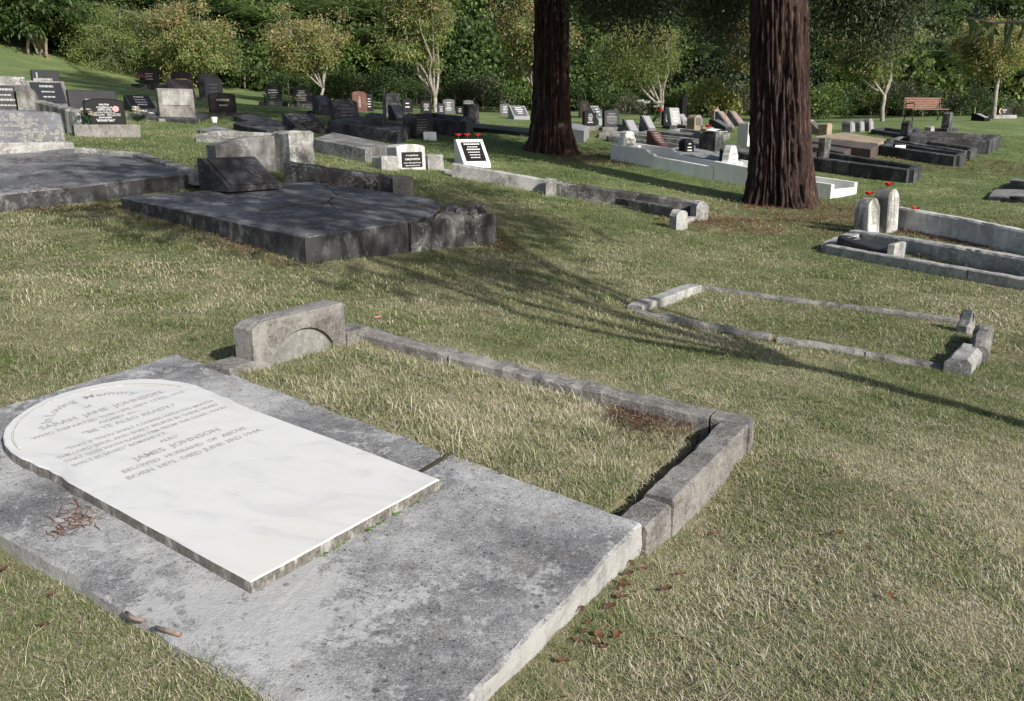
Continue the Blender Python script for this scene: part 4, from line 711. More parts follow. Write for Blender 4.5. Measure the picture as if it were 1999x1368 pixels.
obj('cross', MB().box(-wd*.36, -wd*.3, -.095, -.07, H*.2, H*.92).box(-wd*.47, -wd*.19, -.094, -.071, H*.62, H*.72), 'pale_granite', T)
stone(60, 138, 157, 205, 'pale concrete desk headstone with a lichened dark plaque', 'desk', 'grey_concrete', Y=18.5, yaw=40, d=.55, hf=.2, plaque=(.8, .15, .92, 'dark_granite'), ins=(3, LG, .7))
T, wd, H, fr, Mc = stone(142, 229, 176, 222, 'wide grey stone carved with pale wings behind the poppy headstone', 'flat', 'dark_granite', Y=17.5, yaw=35, t=.18, lean=4, ins=(4, LG, .75))
stone(246, 305, 185, 222, 'low dark desk headstone on a sloping slab right of the poppy headstone', 'desk', 'dark_granite', Y=21, yaw=40, d=.6, hf=.15, plaque=(.9, .05, .95, 'black_granite'), ins=(4, LDm, .8)); ledger('dark sloping slab in front of the low dark desk headstone', [(250, 222), (300, 212), (410, 222), (380, 233)], .1, 'dark_concrete')
stone(312, 381, 173, 240, 'beige mossy concrete headstone with a pale square plaque', 'flat', 'old_concrete', Y=19, yaw=32, t=.25, lean=4, plaque=(.8, .45, .92, 'kerb_pale'), plinth=(.05, .05, 'old_concrete'))
T, wd, H, fr, Mq = stone(276, 311, 134, 176, 'tall black headstone with pink flowers near the left trees', 'arch', 'black_granite', Y=36, yaw=25, t=.14, plinth=(.35, .2, 'dark_concrete'), ins=(3, LG, .6)); flowers('pink flowers in a pot beside the tall black headstone', Mq @ Vector((-.35, -.35, .15)), ['pink_petal'], 9, .3, .35, sd=3)
stone(338, 377, 139, 190, 'black headstone with gold lettering behind a brown desk stone', 'arch', 'black_granite', Y=34, yaw=25, t=.14, ins=(3, LGD, .8)); stone(330, 381, 154, 212, 'dark brown desk headstone in front of the gold lettered stone', 'desk', 'brown_slab', Y=27, yaw=30, d=.6, hf=.35, plaque=(.8, .3, .92, 'brown_slab'))
stone(391, 430, 142, 188, 'tall plain black headstone behind a small grey one', 'arch', 'black_granite', Y=33, yaw=25, t=.14, plinth=(.2, .1, 'dark_concrete')); stone(403, 436, 151, 188, 'small light grey arched headstone in front of the plain black one', 'arch', 'grey_granite', Y=31, yaw=25, t=.12, ins=(4, LG, .7))
stone(410, 462, 181, 230, 'glossy black arched headstone left of the cracked desk stone', 'arch', 'black_granite', Y=22, yaw=32, t=.2, lean=5, plinth=(.1, .06, 'dark_concrete'), ins=(2, LG, .7))
ledger('dark low slab right of the glossy black arched headstone', [(455, 226), (490, 222), (560, 240), (520, 246)], .12, 'dark_concrete'); ledger('thin grey concrete slab behind the blotchy block', [(385, 252), (420, 245), (480, 258), (440, 264)], .06, 'grey_concrete')
plot('pale lichened kerb running behind the streaky concrete headstone', [(385, 262), (430, 255), (590, 262), (560, 275)], .12, .14, 'patchy_concrete')
g = GY(419, 19.2); single('white_pot', MB().tube([(0, 0, 0), (0, 0, .12), (0, 0, .13)], [.05, .07, .06], 10), 'paper_white', 'little white pot below the glossy black headstone', 'pot', g)
stone(517, 551, 167, 209, 'black headstone with white flowers, left of a matching pair', 'arch', 'black_granite', Y=31, yaw=22, t=.14, plinth=(.18, .14, 'dark_concrete'), ins=(4, LG, .7)); stone(572, 608, 169, 209, 'black headstone with a yellow flower ring, right of a matching pair', 'arch', 'black_granite', Y=30.5, yaw=22, t=.14, plinth=(.1, .12, 'dark_concrete'), ins=(7, LG, .7))
g = GY(523, 30.6)+np.array([0, 0, .14]); flowers('white flowers at the foot of the left black headstone of the pair', g, ['white_petal', 'cream_petal'], 6, .14, .35, sd=4); g = GY(584, 30.1)+np.array([0, 0, .12]); flowers('yellow flowers at the foot of the right black headstone of the pair', g, ['yellow_petal'], 6, .12, .25, sd=5)
stone(611, 650, 185, 224, 'purplish desk headstone with carved lines right of the black pair', 'desk', 'purple_granite', Y=25.5, yaw=30, d=.6, hf=.2, plinth=(.15, .12, 'dark_concrete'), plaque=(.86, .08, .94, 'purple_granite'), ins=(6, LDm, .8))
stone(648, 704, 193, 238, 'dark arched slanting headstone at the head of the long black tomb', 'arch', 'dark_concrete', Y=21, yaw=38, t=.2, lean=16, plinth=(.06, .12, 'dark_concrete'), ins=(4, LDm, .8)); ledger('long black box tomb in deep shade with rounded end', [(640, 236), (700, 226), (800, 246), (775, 256)], .26, 'dark_concrete')
stone(686, 717, 178, 214, 'reddish brick headstone with a pale figure in the shade', 'arch', 'brick_red', Y=30, yaw=25, t=.2, plaque=(.15, .2, .75, 'pink_granite')); stone(715, 727, 183, 212, 'narrow black headstone right behind the brick one', 'flat', 'black_granite', Y=31, yaw=25, t=.1, ins=(4, LW, .7))
stone(748, 783, 181, 222, 'tall grey headstone towering over a desk stone in the shade', 'arch', 'grey_concrete', Y=27, yaw=30, t=.3, plaque=(.6, .6, .9, 'grey_granite')); stone(758, 796, 204, 226, 'bluish grey desk stone at the foot of the tall grey headstone', 'desk', 'dark_granite', Y=24.5, yaw=30, d=.6, hf=.12, plaque=(.85, .05, .95, 'grey_granite'))
ledger('dark low block left of the bluish desk stone', [(712, 224), (722, 219), (752, 222), (745, 228)], .45, 'dark_concrete'); ledger('dark low block right of the bluish desk stone', [(786, 226), (796, 220), (820, 224), (812, 230)], .45, 'dark_concrete'); plot('broad dark stone kerb plot under the white barked tree', [(815, 226), (840, 220), (915, 228), (900, 237)], .35, .2, 'dark_concrete')
stone(785, 806, 191, 216, 'small black arched headstone left of the white barked tree', 'arch', 'black_granite', Y=33, yaw=20, t=.12, ins=(2, LW, .6)); stone(821, 843, 196, 220, 'black headstone with white emblem just left of the white barked tree', 'arch', 'black_granite', Y=33, yaw=20, t=.12, ins=(4, LW, .7))
stone(804, 847, 221, 264, 'tilted slate blue headstone with a white card at its foot', 'arch', 'dark_granite', Y=19.2, yaw=20, t=.1, lean=14, ins=(6, LDm, .8)); stone(832, 848, 257, 263, 'white card at the foot of the tilted slate headstone', 'flat', 'paper_white', Y=18.9, yaw=10, t=.02, lean=30, name='memorial_card', cat='card')
stone(864, 888, 193, 219, 'grey arched headstone with white lettering right of the white barked tree', 'arch', 'grey_granite', Y=34, yaw=15, t=.12, ins=(6, LW, .7)); stone(856, 866, 202, 219, 'narrow dark headstone against the white barked trunk', 'flat', 'dark_granite', Y=33, yaw=15, t=.12, ins=(4, LW, .6)); stone(891, 904, 207, 219, 'small low black headstone between two grey ones', 'arch', 'black_granite', Y=33.5, yaw=15, t=.12, ins=(3, LW, .6))
stone(904, 925, 195, 219, 'pale arched headstone behind the dark mossy block', 'arch', 'grey_granite', Y=35, yaw=15, t=.12, ins=(4, LW, .7)); stone(904, 936, 203, 242, 'dark mossy upright block at the head of the black kerb slab', 'flat', 'dark_concrete', Y=24, yaw=38, t=.25, lean=1, amp=.01)
ledger('long low black slab running from the mossy block to the dark redwood', [(890, 246), (915, 240), (1060, 252), (1045, 260)], .1, 'black_granite'); ledger('small dark footing stone in front of the black slab', [(872, 258), (885, 253), (918, 257), (908, 262)], .08, 'dark_concrete')
stone(975, 996, 202, 225, 'grey arched headstone left of the dark redwood trunk', 'arch', 'grey_granite', Y=35, yaw=10, t=.12, ins=(5, LW, .7)); stone(992, 1034, 206, 230, 'pale grey desk stone touching the dark redwood trunk', 'desk', 'pale_granite', Y=31, yaw=20, d=.6, hf=.15, plaque=(.8, .1, .9, 'grey_granite'), ins=(4, LW, .7))
stone(553, 632, 221, 262, 'mossy dark desk headstone with cracked plaque above the concrete ledger', 'desk', 'dark_concrete', Y=18.8, yaw=40, d=.6, hf=.2, plinth=(.1, .06, 'dark_concrete'), plaque=(.85, .08, .92, 'dark_concrete'), ins=(3, LDm, .6)); ledger('grey concrete ledger with stepped end below the mossy desk headstone', [(610, 270), (650, 258), (765, 282), (712, 289)], .22, 'grey_concrete'); ledger('small low step at the end of the grey concrete ledger', [(715, 294), (765, 283), (800, 288), (770, 298)], .1, 'grey_concrete')
ledger('dark kerb strip left of the mossy desk headstone', [(455, 240), (500, 233), (560, 246), (520, 254)], .15, 'dark_concrete')
# ================================================================ right of the dark redwood
stone(1129, 1150, 196, 222, 'pinkish rough edged headstone behind the curved black stone', 'arch', 'pink_granite', Y=36, yaw=15, t=.25, ins=(4, LW, .6), amp=.01); stone(1148, 1184, 206, 246, 'pale desk headstone with bright plaque behind the slate headstone', 'desk', 'pale_granite', Y=29, yaw=25, d=.7, hf=.2, plaque=(.8, .15, .9, 'grey_granite'), ins=(3, LW, .6))
stone(1136, 1164, 215, 258, 'glossy black curved headstone with white lettering right of the dark redwood', 'curl', 'black_granite', Y=26, yaw=22, t=.16, lean=2, plinth=(.12, .12, 'grey_concrete'), ins=(6, LW, .7)); stone(1175, 1209, 214, 256, 'slate grey headstone with two columns of lettering', 'arch', 'dark_granite', Y=26, yaw=18, t=.18, lean=5, plinth=(.1, .1, 'grey_concrete'), ins=(8, LG, .9))
ledger('pale slab half hidden by the dark redwood', [(1112, 250), (1118, 240), (1150, 246), (1140, 254)], .3, 'pale_granite')
stone(1214, 1248, 233, 262, 'light grey wedge with white streaks above the white tomb', 'desk', 'grey_concrete', Y=24.5, yaw=28, d=.4, hf=.15, plaque=(.8, .08, .92, 'pale_granite')); T, wd, H, fr, Mr = stone(1250, 1279, 225, 258, 'light grey wedge beside white artificial roses', 'desk', 'grey_concrete', Y=25.5, yaw=28, d=.45, hf=.15, plaque=(.8, .08, .92, 'pale_granite'))
flowers('white and red artificial roses on thin stems behind the light wedge', Mr @ Vector((.3, .35, .1)), ['white_petal', 'white_petal', 'red_petal'], 6, .38, .75, sd=6)
stone(1303, 1330, 210, 250, 'tall tilted pale headstone with white lettering beside the round crowned tree', 'flat', 'pale_granite', Y=27, yaw=30, t=.2, lean=17, plinth=(.15, .1, 'dark_concrete'), ins=(8, LW, .9)); stone(1293, 1306, 215, 245, 'narrow black headstone left of the tall tilted pale one', 'arch', 'black_granite', Y=29, yaw=25, t=.15, ins=(4, LW, .6)); stone(1322, 1342, 222, 248, 'grey worn desk stone behind the tall tilted pale headstone', 'desk', 'grey_concrete', Y=29.5, yaw=25, d=.4, plaque=(.7, .1, .9, 'pale_granite'))
stone(1324, 1338, 186, 246, 'dark slender obelisk with pointed top beyond the stones', 'obelisk', 'black_granite', Y=33, yaw=30, t=.35, lean=0, name='obelisk', cat='obelisk')
stone(1340, 1371, 224, 252, 'tan round topped headstone with silver lunette', 'round', 'tan_stone', Y=26.5, yaw=32, t=.35, lean=2, plaque=(.6, .35, .8, 'grey_granite')); ledger('tan scrolled kerb next to the tan round headstone', [(1368, 250), (1374, 245), (1394, 248), (1390, 254)], .35, 'tan_stone')
stone(1390, 1422, 233, 252, 'flat black desk plaque right of the tan kerb', 'desk', 'dark_granite', Y=26, yaw=32, d=.7, hf=.3, plaque=(.85, .05, .95, 'grey_granite')); stone(1396, 1431, 217, 250, 'left pinkish grey desk stone of a pair beside the redwood', 'desk', 'grey_concrete', Y=28, yaw=32, d=.6, hf=.1, plaque=(.75, .1, .9, 'pink_granite')); stone(1420, 1453, 216, 248, 'right pinkish grey desk stone of a pair beside the redwood', 'desk', 'grey_concrete', Y=29, yaw=32, d=.6, hf=.1, plaque=(.75, .1, .9, 'pink_granite')); stone(1389, 1404, 212, 240, 'small pink granite headstone with rounded top behind the desk pair', 'round', 'pink_granite', Y=31, yaw=25, t=.2)
T, wd, H, fr, Mg = stone(1362, 1412, 256, 298, 'rough crumbling grey tomb block with white book and red flower on top', 'rough', 'mould_concrete', Y=20.2, yaw=38, t=.5, lean=0, amp=.04); p = Mg @ Vector((.08, -.05, H+.005))
bk = thing('stone_book', 'white open book ornament lying on the crumbling tomb block', 'ornament', p, math.radians(38)); obj('page', MB().add([(-.22, -.15, .0), (0, -.15, .04), (0, .13, .06), (-.22, .13, .02)], [(0, 1, 2, 3)]), 'paper_white', bk); obj('page', MB().add([(.22, -.15, .0), (0, -.15, .04), (0, .13, .06), (.22, .13, .02)], [(3, 2, 1, 0)]), 'paper_white', bk); obj('cover', MB().box(-.24, .24, -.16, .14, -.02, -.002, .004), 'kerb_pale', bk)
poppy(Mg @ Vector((.1, .2, H)), 'red flower on top of the crumbling tomb block', .08, .08)
ledger('low crumbling mould stained wall right of the tomb block', [(1405, 290), (1420, 278), (1475, 288), (1465, 300)], .42, 'mould_concrete', vamp=.05); stone(1441, 1470, 240, 282, 'square white headstone with black plaque half behind the redwood', 'flat', 'white_paint', Y=20.6, yaw=30, t=.35, lean=0, plaque=(.5, .2, .62, 'plaque_black'), ins=(5, LW, .8))
stone(1263, 1301, 255, 290, 'reddish brown granite desk headstone behind the white tomb', 'desk', 'red_granite', Y=20.2, yaw=28, d=.45, hf=.25, plaque=(.9, .04, .96, 'red_granite'), ins=(5, LG, .7)); stone(1329, 1350, 270, 296, 'little glossy black rounded headstone behind the white tomb', 'round', 'black_granite', Y=19.6, yaw=32, t=.22, ins=(3, LW, .6))
ledger('pale marble slab lying behind the white tomb wall', [(1290, 292), (1340, 284), (1430, 300), (1405, 312)], .1, 'pale_granite')
for i, (px, h, lb) in enumerate((([(1190, 264), (1215, 258), (1370, 276), (1350, 284)], .16, 'nearest of three long grey kerbs behind the reddish granite stone'), ([(1250, 258), (1272, 253), (1385, 266), (1370, 272)], .16, 'middle of three long grey kerbs behind the reddish granite stone'), ([(1305, 254), (1325, 250), (1420, 260), (1405, 266)], .14, 'farthest of three long grey kerbs behind the reddish granite stone'))): plot(lb, px, h, .16, 'grey_concrete')
plot('grey kerb plot below the slate headstone', [(1168, 260), (1180, 256), (1260, 258), (1255, 264)], .12, .12, 'grey_concrete'); ledger('grey slab left of the artificial roses', [(1195, 240), (1205, 236), (1250, 240), (1245, 246)], .2, 'grey_concrete')

# ================================================================ trees
def leaves(P, size, cols, asp=.42, droop=.5, jit=.3, out=None):
    """diamond leaves at points P; size per leaf; cols per leaf"""
    n = len(P); d = rng.normal(size=(n, 3)); d /= np.linalg.norm(d, axis=1)[:, None]
    if out is not None: d = d*.8+out*.6
    d[:, 2] -= droop*1.5; d /= np.linalg.norm(d, axis=1)[:, None]
    s = np.cross(d, rng.normal(size=(n, 3))); s /= np.linalg.norm(s, axis=1)[:, None]
    L = (size*rng.uniform(1-jit, 1+jit, n))[:, None]
    V = np.stack([P, P+d*L*.45+s*L*asp*.5, P+d*L, P+d*L*.45-s*L*asp*.5], 1).reshape(-1, 3)
    return V, np.arange(4*n).reshape(n, 4), np.repeat(cols, 4, 0)
def palette(n, cols, wts=None, var=.12):
    c = np.array(cols)[rng.choice(len(cols), n, p=wts)]; return np.clip(c*rng.uniform(1-var, 1+var, (n, 1))*rng.uniform(1-var*.3, 1+var*.3, (n, 3)), 0, 1)
def limb(p0, p1, n=6, sag=0., wob=.08, sd=0.):
    p0, p1 = Vector(p0), Vector(p1); L = (p1-p0).length; o = []
    for i in range(n):
        t = i/(n-1); q = p0.lerp(p1, t); k = math.sin(PI*t)
        q += Vector((noise.noise(Vector((sd, t*2.5, 0))), noise.noise(Vector((sd, t*2.5, 9))), noise.noise(Vector((sd, t*2.5, 5)))*.5))*wob*L*(.3+k); q.z += sag*L*k; o.append(q)
    return o
def tree(label, base, trunk_h, cc, rad, cols, wts, nclus, nleaf, lsize, bark='pale_bark', r0=.085, limbs=6, sd=0, name='autumn_tree', lean=(0, 0), shell=.35, asp=.34, cl=.145, topcols=None, group=None, droop=.35, low=-.7, vase=True):
    rd = random.Random(sd); base = Vector([float(q) for q in base]); T = thing(name, label, 'tree', base, 0, group)
    cc = Vector(cc)-base; fork = Vector((lean[0], lean[1], trunk_h)); tr = MB()
    p = limb((0, 0, -.3), fork, 6, 0, .04, sd); tr.tube(p, [r0*(1.5 if i == 0 else 1.05-.05*i) for i in range(6)], 9)
    obj('trunk', tr, bark, T, smooth=True)
    # cluster centres in an uneven ellipsoid
    C = []
    while len(C) < nclus:
        u = Vector((rd.gauss(0, 1), rd.gauss(0, 1), rd.gauss(0, 1))).normalized(); lump = .84+.55*noise.noise(u*2.3+Vector((sd*3.1, 0, 0)))
        if u.z < low: continue
        r = (shell+(1-shell)*rd.random()**.6)*lump; vs = 1 if not vase else .34+.9*(u.z*r+1)/2; C.append(Vector((u.x*rad[0]*vs, u.y*rad[1]*vs, u.z*rad[2]))*r+cc)
    main = []
    for i in range(limbs):
        a = 2*PI*(i+rd.random()*.6)/limbs; e = rd.uniform(.25, .95); tip = cc+Vector((math.cos(a)*rad[0]*.75*math.cos(e*.9), math.sin(a)*rad[1]*.75*math.cos(e*.9), rad[2]*(e*1.1-.25)))
        q = limb(fork+Vector((0, 0, -.12*rd.random())), tip, 8, rd.uniform(-.06, .05), .09, sd+i*7); b = MB().tube(q, [r0*.62*(1-.11*k) for k in range(8)], 7); main.append((q, b, i))
    pts = [(pt, k) for k, (q, _, _) in enumerate(main) for pt in q[2:]]
    for c in C:
        pt, k = min(pts, key=lambda t: (t[0]-c).length); main[k][1].tube(limb(pt, c, 4, .04, .1, c.x), [r0*.16, r0*.12, r0*.08, r0*.04], 4, False)
    for q, b, i in main: obj('limb', b, bark, T, smooth=True)
    Cn = np.array(C); per = nleaf//nclus; k = np.repeat(np.arange(nclus), per); sig = cl*min(rad)*rng.uniform(.6, 1.25, (nclus, 1))[k]
    P = Cn[k]+rng.normal(size=(len(k), 3))*sig*np.array([1, 1, .75]); tint = rng.uniform(.75, 1.2, (nclus, 1))[k]
    col = palette(len(k), cols, wts)*tint
    if topcols is not None:
        m = rng.random(len(k)) < np.clip(((P-np.array(cc))[:, 2]/rad[2])*.9+.15, 0, .95); col[m] = palette(int(m.sum()), topcols)*tint[m]
    out = P-np.array(cc); out /= np.linalg.norm(out, axis=1)[:, None]+1e-6
    V, Fq, c4 = leaves(P, lsize, col, asp, droop, .35, out); obj('crown', npmesh('crown', V, Fq, c4), 'tree_leaf', T); return T
def ptree(label, bx, Y, fork_y, x0, x1, y0, y1, cols, wts, nclus, nleaf, ls, **k):
    b = GY(bx, Y) if Y < 47 else np.array([at(bx, 200, Y)[0], Y, float(hillz(at(bx, 200, Y)[0], Y))])
    c = at((x0+x1)/2, (y0+y1)/2, Y); zc = Y*math.cos(PIT)-(c[2]-CAMZ)*math.sin(PIT); rx = (x1-x0)/2/F*zc; rz = (y1-y0)/2/F*zc
    f = at(bx, fork_y, Y); return tree(label, b, max(.3, f[2]-b[2]), c, (rx, min(rx, rz)*.95, rz), cols, wts, nclus, nleaf, ls, **k)
gA, gB, gC, oA, oB, rA = (.105,.155,.045), (.165,.2,.065), (.075,.115,.035), (.3,.22,.11), (.25,.235,.1), (.36,.15,.11)
base_c = [gA, gB, gC, oA, oB]; top_o = [oA, oB, (.33,.22,.14), gB, gA]
ptree('slanting pale barked tree with yellow orange leaves behind the black headstone pair', 618, 39, 172, 498, 690, 22, 175, base_c, [.2,.25,.12,.2,.23], 110, 23040, 0.127, lean=(.35, 0), sd=1, limbs=6, topcols=top_o, r0=0.072)
ptree('tall white barked tree with green and orange leaves left of the dark redwood', 850, 38, 190, 728, 895, -70, 165, base_c, [.32,.28,.2,.1,.1], 144, 33280, 0.127, sd=2, limbs=7, topcols=top_o, r0=0.108)
ptree('orange tinted tree partly hidden by the dark redwood trunk', 1040, 39, 170, 940, 1135, -10, 165, base_c, [.25,.25,.15,.18,.17], 102, 23040, 0.127, sd=3, topcols=top_o)
ptree('round crowned pale barked tree with olive leaves between the two redwoods', 1291, 33.5, 205, 1140, 1352, 35, 195, [gA, gB, gC, (.16,.16,.06)], [.35,.3,.2,.15], 127, 40277, 0.073, sd=4, limbs=8, r0=0.086, topcols=[gB, oB, (.2,.19,.08)])
ptree('reddish tree just left of the lit redwood trunk', 1485, 40, 150, 1385, 1560, 20, 165, base_c, [.22,.25,.15,.2,.18], 85, 17920, 0.127, sd=5, topcols=[oA, rA, oB])
ptree('pale trunked tree with thin crown left of the bench', 1721, 36, 185, 1600, 1795, 30, 180, base_c, [.35,.25,.2,.1,.1], 110, 23040, 0.118, sd=6, r0=0.094, limbs=5, topcols=[gB, oB, gA])
ptree('straight pale trunked autumn tree at the right edge', 1938, 37, 135, 1845, 2035, 30, 175, base_c, [.22,.22,.15,.22,.19], 110, 24320, 0.118, sd=7, r0=0.094, topcols=top_o)
ptree('bushy green and orange tree behind the black headstones on the left', 372, 44, 150, 280, 455, 5, 168, base_c, [.3,.3,.15,.12,.13], 144, 33280, 0.143, sd=8, low=-1, vase=False, topcols=top_o)
ptree('wide green tree with leaves down to the lawn on the left', 230, 45, 140, 120, 335, -10, 172, [gA, gB, gC, oB], [.35,.35,.2,.1], 142, 43375, 0.101, sd=9, low=-1, vase=False)
dkl = [(.04,.07,.018), (.06,.095,.025), (.03,.05,.015)]
ptree('dark evergreen tree with bare forked stems in the upper left corner', 82, 44, 118, -60, 165, -60, 92, dkl, None, 170, 14000, .3, sd=10, bark='grey_bark', r0=0.115, limbs=7, name='evergreen_tree', vase=False)
for i, (bx, lb) in enumerate(((54, 'short bent bare stem left of the forked evergreen'), (95, 'thin straight bare stem right of the forked evergreen'), (73, 'thin leaning bare stem beside the forked evergreen'))):
    g = GY(bx, 43.3+i*.3); single('bare_stem', MB().tube(limb((0, 0, -.2), (.25-.3*i, .1, 2.0+.7*(i == 1)), 6, 0, .12, i), [.08, .07, .065, .06, .05, .035], 6), 'grey_bark', lb, 'tree', g, smooth=True)
# the slender tree outside the picture that throws the long thin shadow
tx, ty = 2.55+.669*3.2, 3.95-.743*3.2
tree('slender dark leaved tree right of the camera', (tx, ty, float(hz(tx, ty))), 3.0, (tx, ty+.3, 6.5), (2.9, 2.9, 1.7), dkl, None, 60, 6500, .2, bark='grey_bark', r0=.085, limbs=6, sd=11, name='slender_tree', cl=.22, shell=.4, vase=False)
hb_ = thing('hanging_branch', 'near hanging branch with broad green leaves in the upper right corner', 'branch', at(1935, 45, 4.6)); bp = [at(2090, 25, 4.2), at(2010, 42, 4.45), at(1940, 44, 4.6), at(1880, 34, 4.7)]
obj('twig', MB().tube([V3(*p) for p in bp], [.012, .009, .006, .003], 6), 'grey_bark', hb_, world=True)
for i in range(15):
    t = i/14*2.9; k = min(int(t), 2); p = V3(*bp[k]).lerp(V3(*bp[k+1]), t-k); r = random.Random(i+40); a = r.uniform(-2.8, -.3); d = Vector((math.cos(a)*.8, r.uniform(-.4, .4), math.sin(a)*.7-.25)).normalized(); s = d.cross(Vector((0, 1, .3))).normalized(); L = r.uniform(.09, .14); q = []
    for u, wd_ in ((0, .02), (.2, .1), (.5, .14), (.8, .09), (1, 0)): q += [p+d*L*u+s*L*wd_+Vector((0, 0, -.15*L*u*u)), p+d*L*u-s*L*wd_+Vector((0, 0, -.15*L*u*u))]
    lm = MB().add(q, [(j*2, j*2+1, j*2+3, j*2+2) for j in range(4)])
    if hb_ is not None: lm.xf(Matrix.Translation(hb_.location).inverted())
    me = lm.mesh('leaf', True); ca = me.color_attributes.new('Col', 'FLOAT_COLOR', 'POINT'); c = r.choice([(.055,.085,.025), (.04,.065,.02), (.07,.09,.03)]); ca.data.foreach_set('color', list((*c, 1))*len(me.vertices)); obj('leaf', me, 'tree_leaf', hb_)

# ---- redwoods
def redwood(label, px, Y, rtop, rbase, seed, hang, ylo, groove=False, lit=False, cr=4.2, zl=5.3, lean=0.):
    g = GY(px, Y); T = thing('redwood_tree', label, 'tree', g); nz, nt_ = 90, 200; zs = np.r_[np.linspace(-.3, 3.8, 165), np.linspace(3.9, 8, 20), np.linspace(8.5, 24, 10)]
    V = np.zeros((len(zs), nt_, 3)); th = np.linspace(0, 2*PI, nt_, endpoint=False)
    for i, z in enumerate(zs):
        zz = max(z, 0); R = rtop*(1-zz/30)+(rbase-rtop)*math.exp(-zz/.42)
        for j, t in enumerate(th):
            c, s = math.cos(t), math.sin(t); w = .22*noise.noise(Vector((c*1.1, s*1.1, z*.25+seed)))
            a = noise.noise(Vector((c*3.4+w, s*3.4, z*.28+seed))); b = noise.noise(Vector((c*8+w*2, s*8, z*.55+seed))); d = noise.noise(Vector((c*19, s*19, z*4+seed)))
            e = noise.noise(Vector((c*13+w*3, s*13, z*3.1+seed*2))); rr = R*(1.02+.09*a-.2*max(0, 1-abs(a)*5.5)**1.2-.16*max(0, 1-abs(b)*4.)**1.3-.07*max(0, 1-abs(e)*3.5)+.035*d)+.05*math.exp(-zz/.3)*math.sin(t*5+seed)
            if groove: rr -= R*.3*math.exp(-((t-5.25)/.11)**2)
            V[i, j] = (rr*c-lean*z, rr*s, z)
    ii = np.arange(len(zs)*nt_).reshape(len(zs), nt_); jj = np.roll(ii, -1, 1)
    obj('trunk', npmesh('trunk', V.reshape(-1, 3), np.stack([ii[:-1], jj[:-1], jj[1:], ii[1:]], -1).reshape(-1, 4)), 'redwood_bark', T)
    foot([Vector(g)+Vector((math.cos(t)*rbase*1.02, math.sin(t)*rbase*1.02, 0)) for t in np.linspace(0, 2*PI, 16)[:-1]])
    rd = random.Random(seed); tips = []; G0 = Vector(g)
    def branch(p0, p1, r):
        q = limb(p0, p1, 8, .12, .05, p1[0]); obj('limb', MB().tube(q, [r*(1-.11*k) for k in range(8)], 6), 'redwood_bark', T, smooth=True); tips.extend(q[3:]); tips.extend([a.lerp(b, .5) for a, b in zip(q[4:-1], q[5:])])
    for i in range(62):
        z = zl+(22-zl)*(i/62)**1.0; a = i*2.4+rd.random(); L = cr*(1-.75*(z-zl)/(22-zl))*rd.uniform(.75, 1.1); p0 = Vector((-lean*z, 0, z)); branch(p0+Vector((math.cos(a), math.sin(a), 0))*.3, p0+Vector((math.cos(a)*L, math.sin(a)*L, -L*rd.uniform(.02, .2))), .06)
    if lit: tips += [Vector((math.cos(i*2.4)*rd.uniform(.5, 1.75), math.sin(i*2.4)*rd.uniform(.5, 1.75), 4.3+i*.036)) for i in range(125)]  # foliage added out of view to shade the left redwood's trunk
    hp = []
    for hx_, hy_, hY in hang:
        p = Vector(at(hx_, hy_, hY))-G0; q = limb(Vector((0, 0, max(zl, p.z+1.6))), p, 8, .1, .04, hx_); obj('limb', MB().tube(q, [.05*(1-.11*k) for k in range(8)], 6), 'redwood_bark', T, smooth=True); hp += [q[6], q[7], q[6].lerp(q[7], .5), q[5].lerp(q[6], .6)]
    P0 = np.array([tuple(p) for p in tips]); k = np.repeat(np.arange(len(P0)), 62); P = P0[k]+rng.normal(size=(len(k), 3))*np.array([.42, .42, .3])
    Q0 = np.array([tuple(p) for p in hp]); k2 = np.repeat(np.arange(len(Q0)), 420); P2 = Q0[k2]+rng.normal(size=(len(k2), 3))*np.array([.26, .26, .15]); P2[:, 2] -= np.abs(rng.normal(size=len(k2)))*.12
    cols = [(.03,.048,.02), (.045,.066,.028), (.06,.082,.04), (.024,.036,.016)] if not lit else [(.045,.07,.03), (.07,.1,.045), (.085,.115,.06), (.035,.05,.025)]  # two palettes put shade and sunlight into the needle colours
    Va, Fa, Ca = leaves(P, .2, palette(len(P), cols), .35, .35); Vb, Fb, Cb = leaves(P2, .075, palette(len(P2), cols), .3, .6)
    obj('crown', npmesh('crown', np.r_[Va, Vb], np.r_[Fa, Fb+len(Va)], np.r_[Ca, Cb]), 'needle_leaf', T)
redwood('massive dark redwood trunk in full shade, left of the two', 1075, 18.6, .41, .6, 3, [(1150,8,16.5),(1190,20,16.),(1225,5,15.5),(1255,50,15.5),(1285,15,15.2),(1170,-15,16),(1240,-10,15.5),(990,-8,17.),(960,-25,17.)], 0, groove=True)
redwood('massive redwood with furrowed reddish bark lit from the right', 1523, 13.5, .46, .6, 8, [(1375,20,14.9),(1400,52,14.8),(1422,36,14.8),(1420,66,15.0),(1350,-8,14.7),(1630,50,15.0),(1655,20,14.8),(1690,62,14.7),(1720,85,14.7),(1745,48,14.6),(1770,20,14.5),(1700,5,14.4),(1790,-10,14.4)], 0, lit=True, zl=4.9, lean=.09)

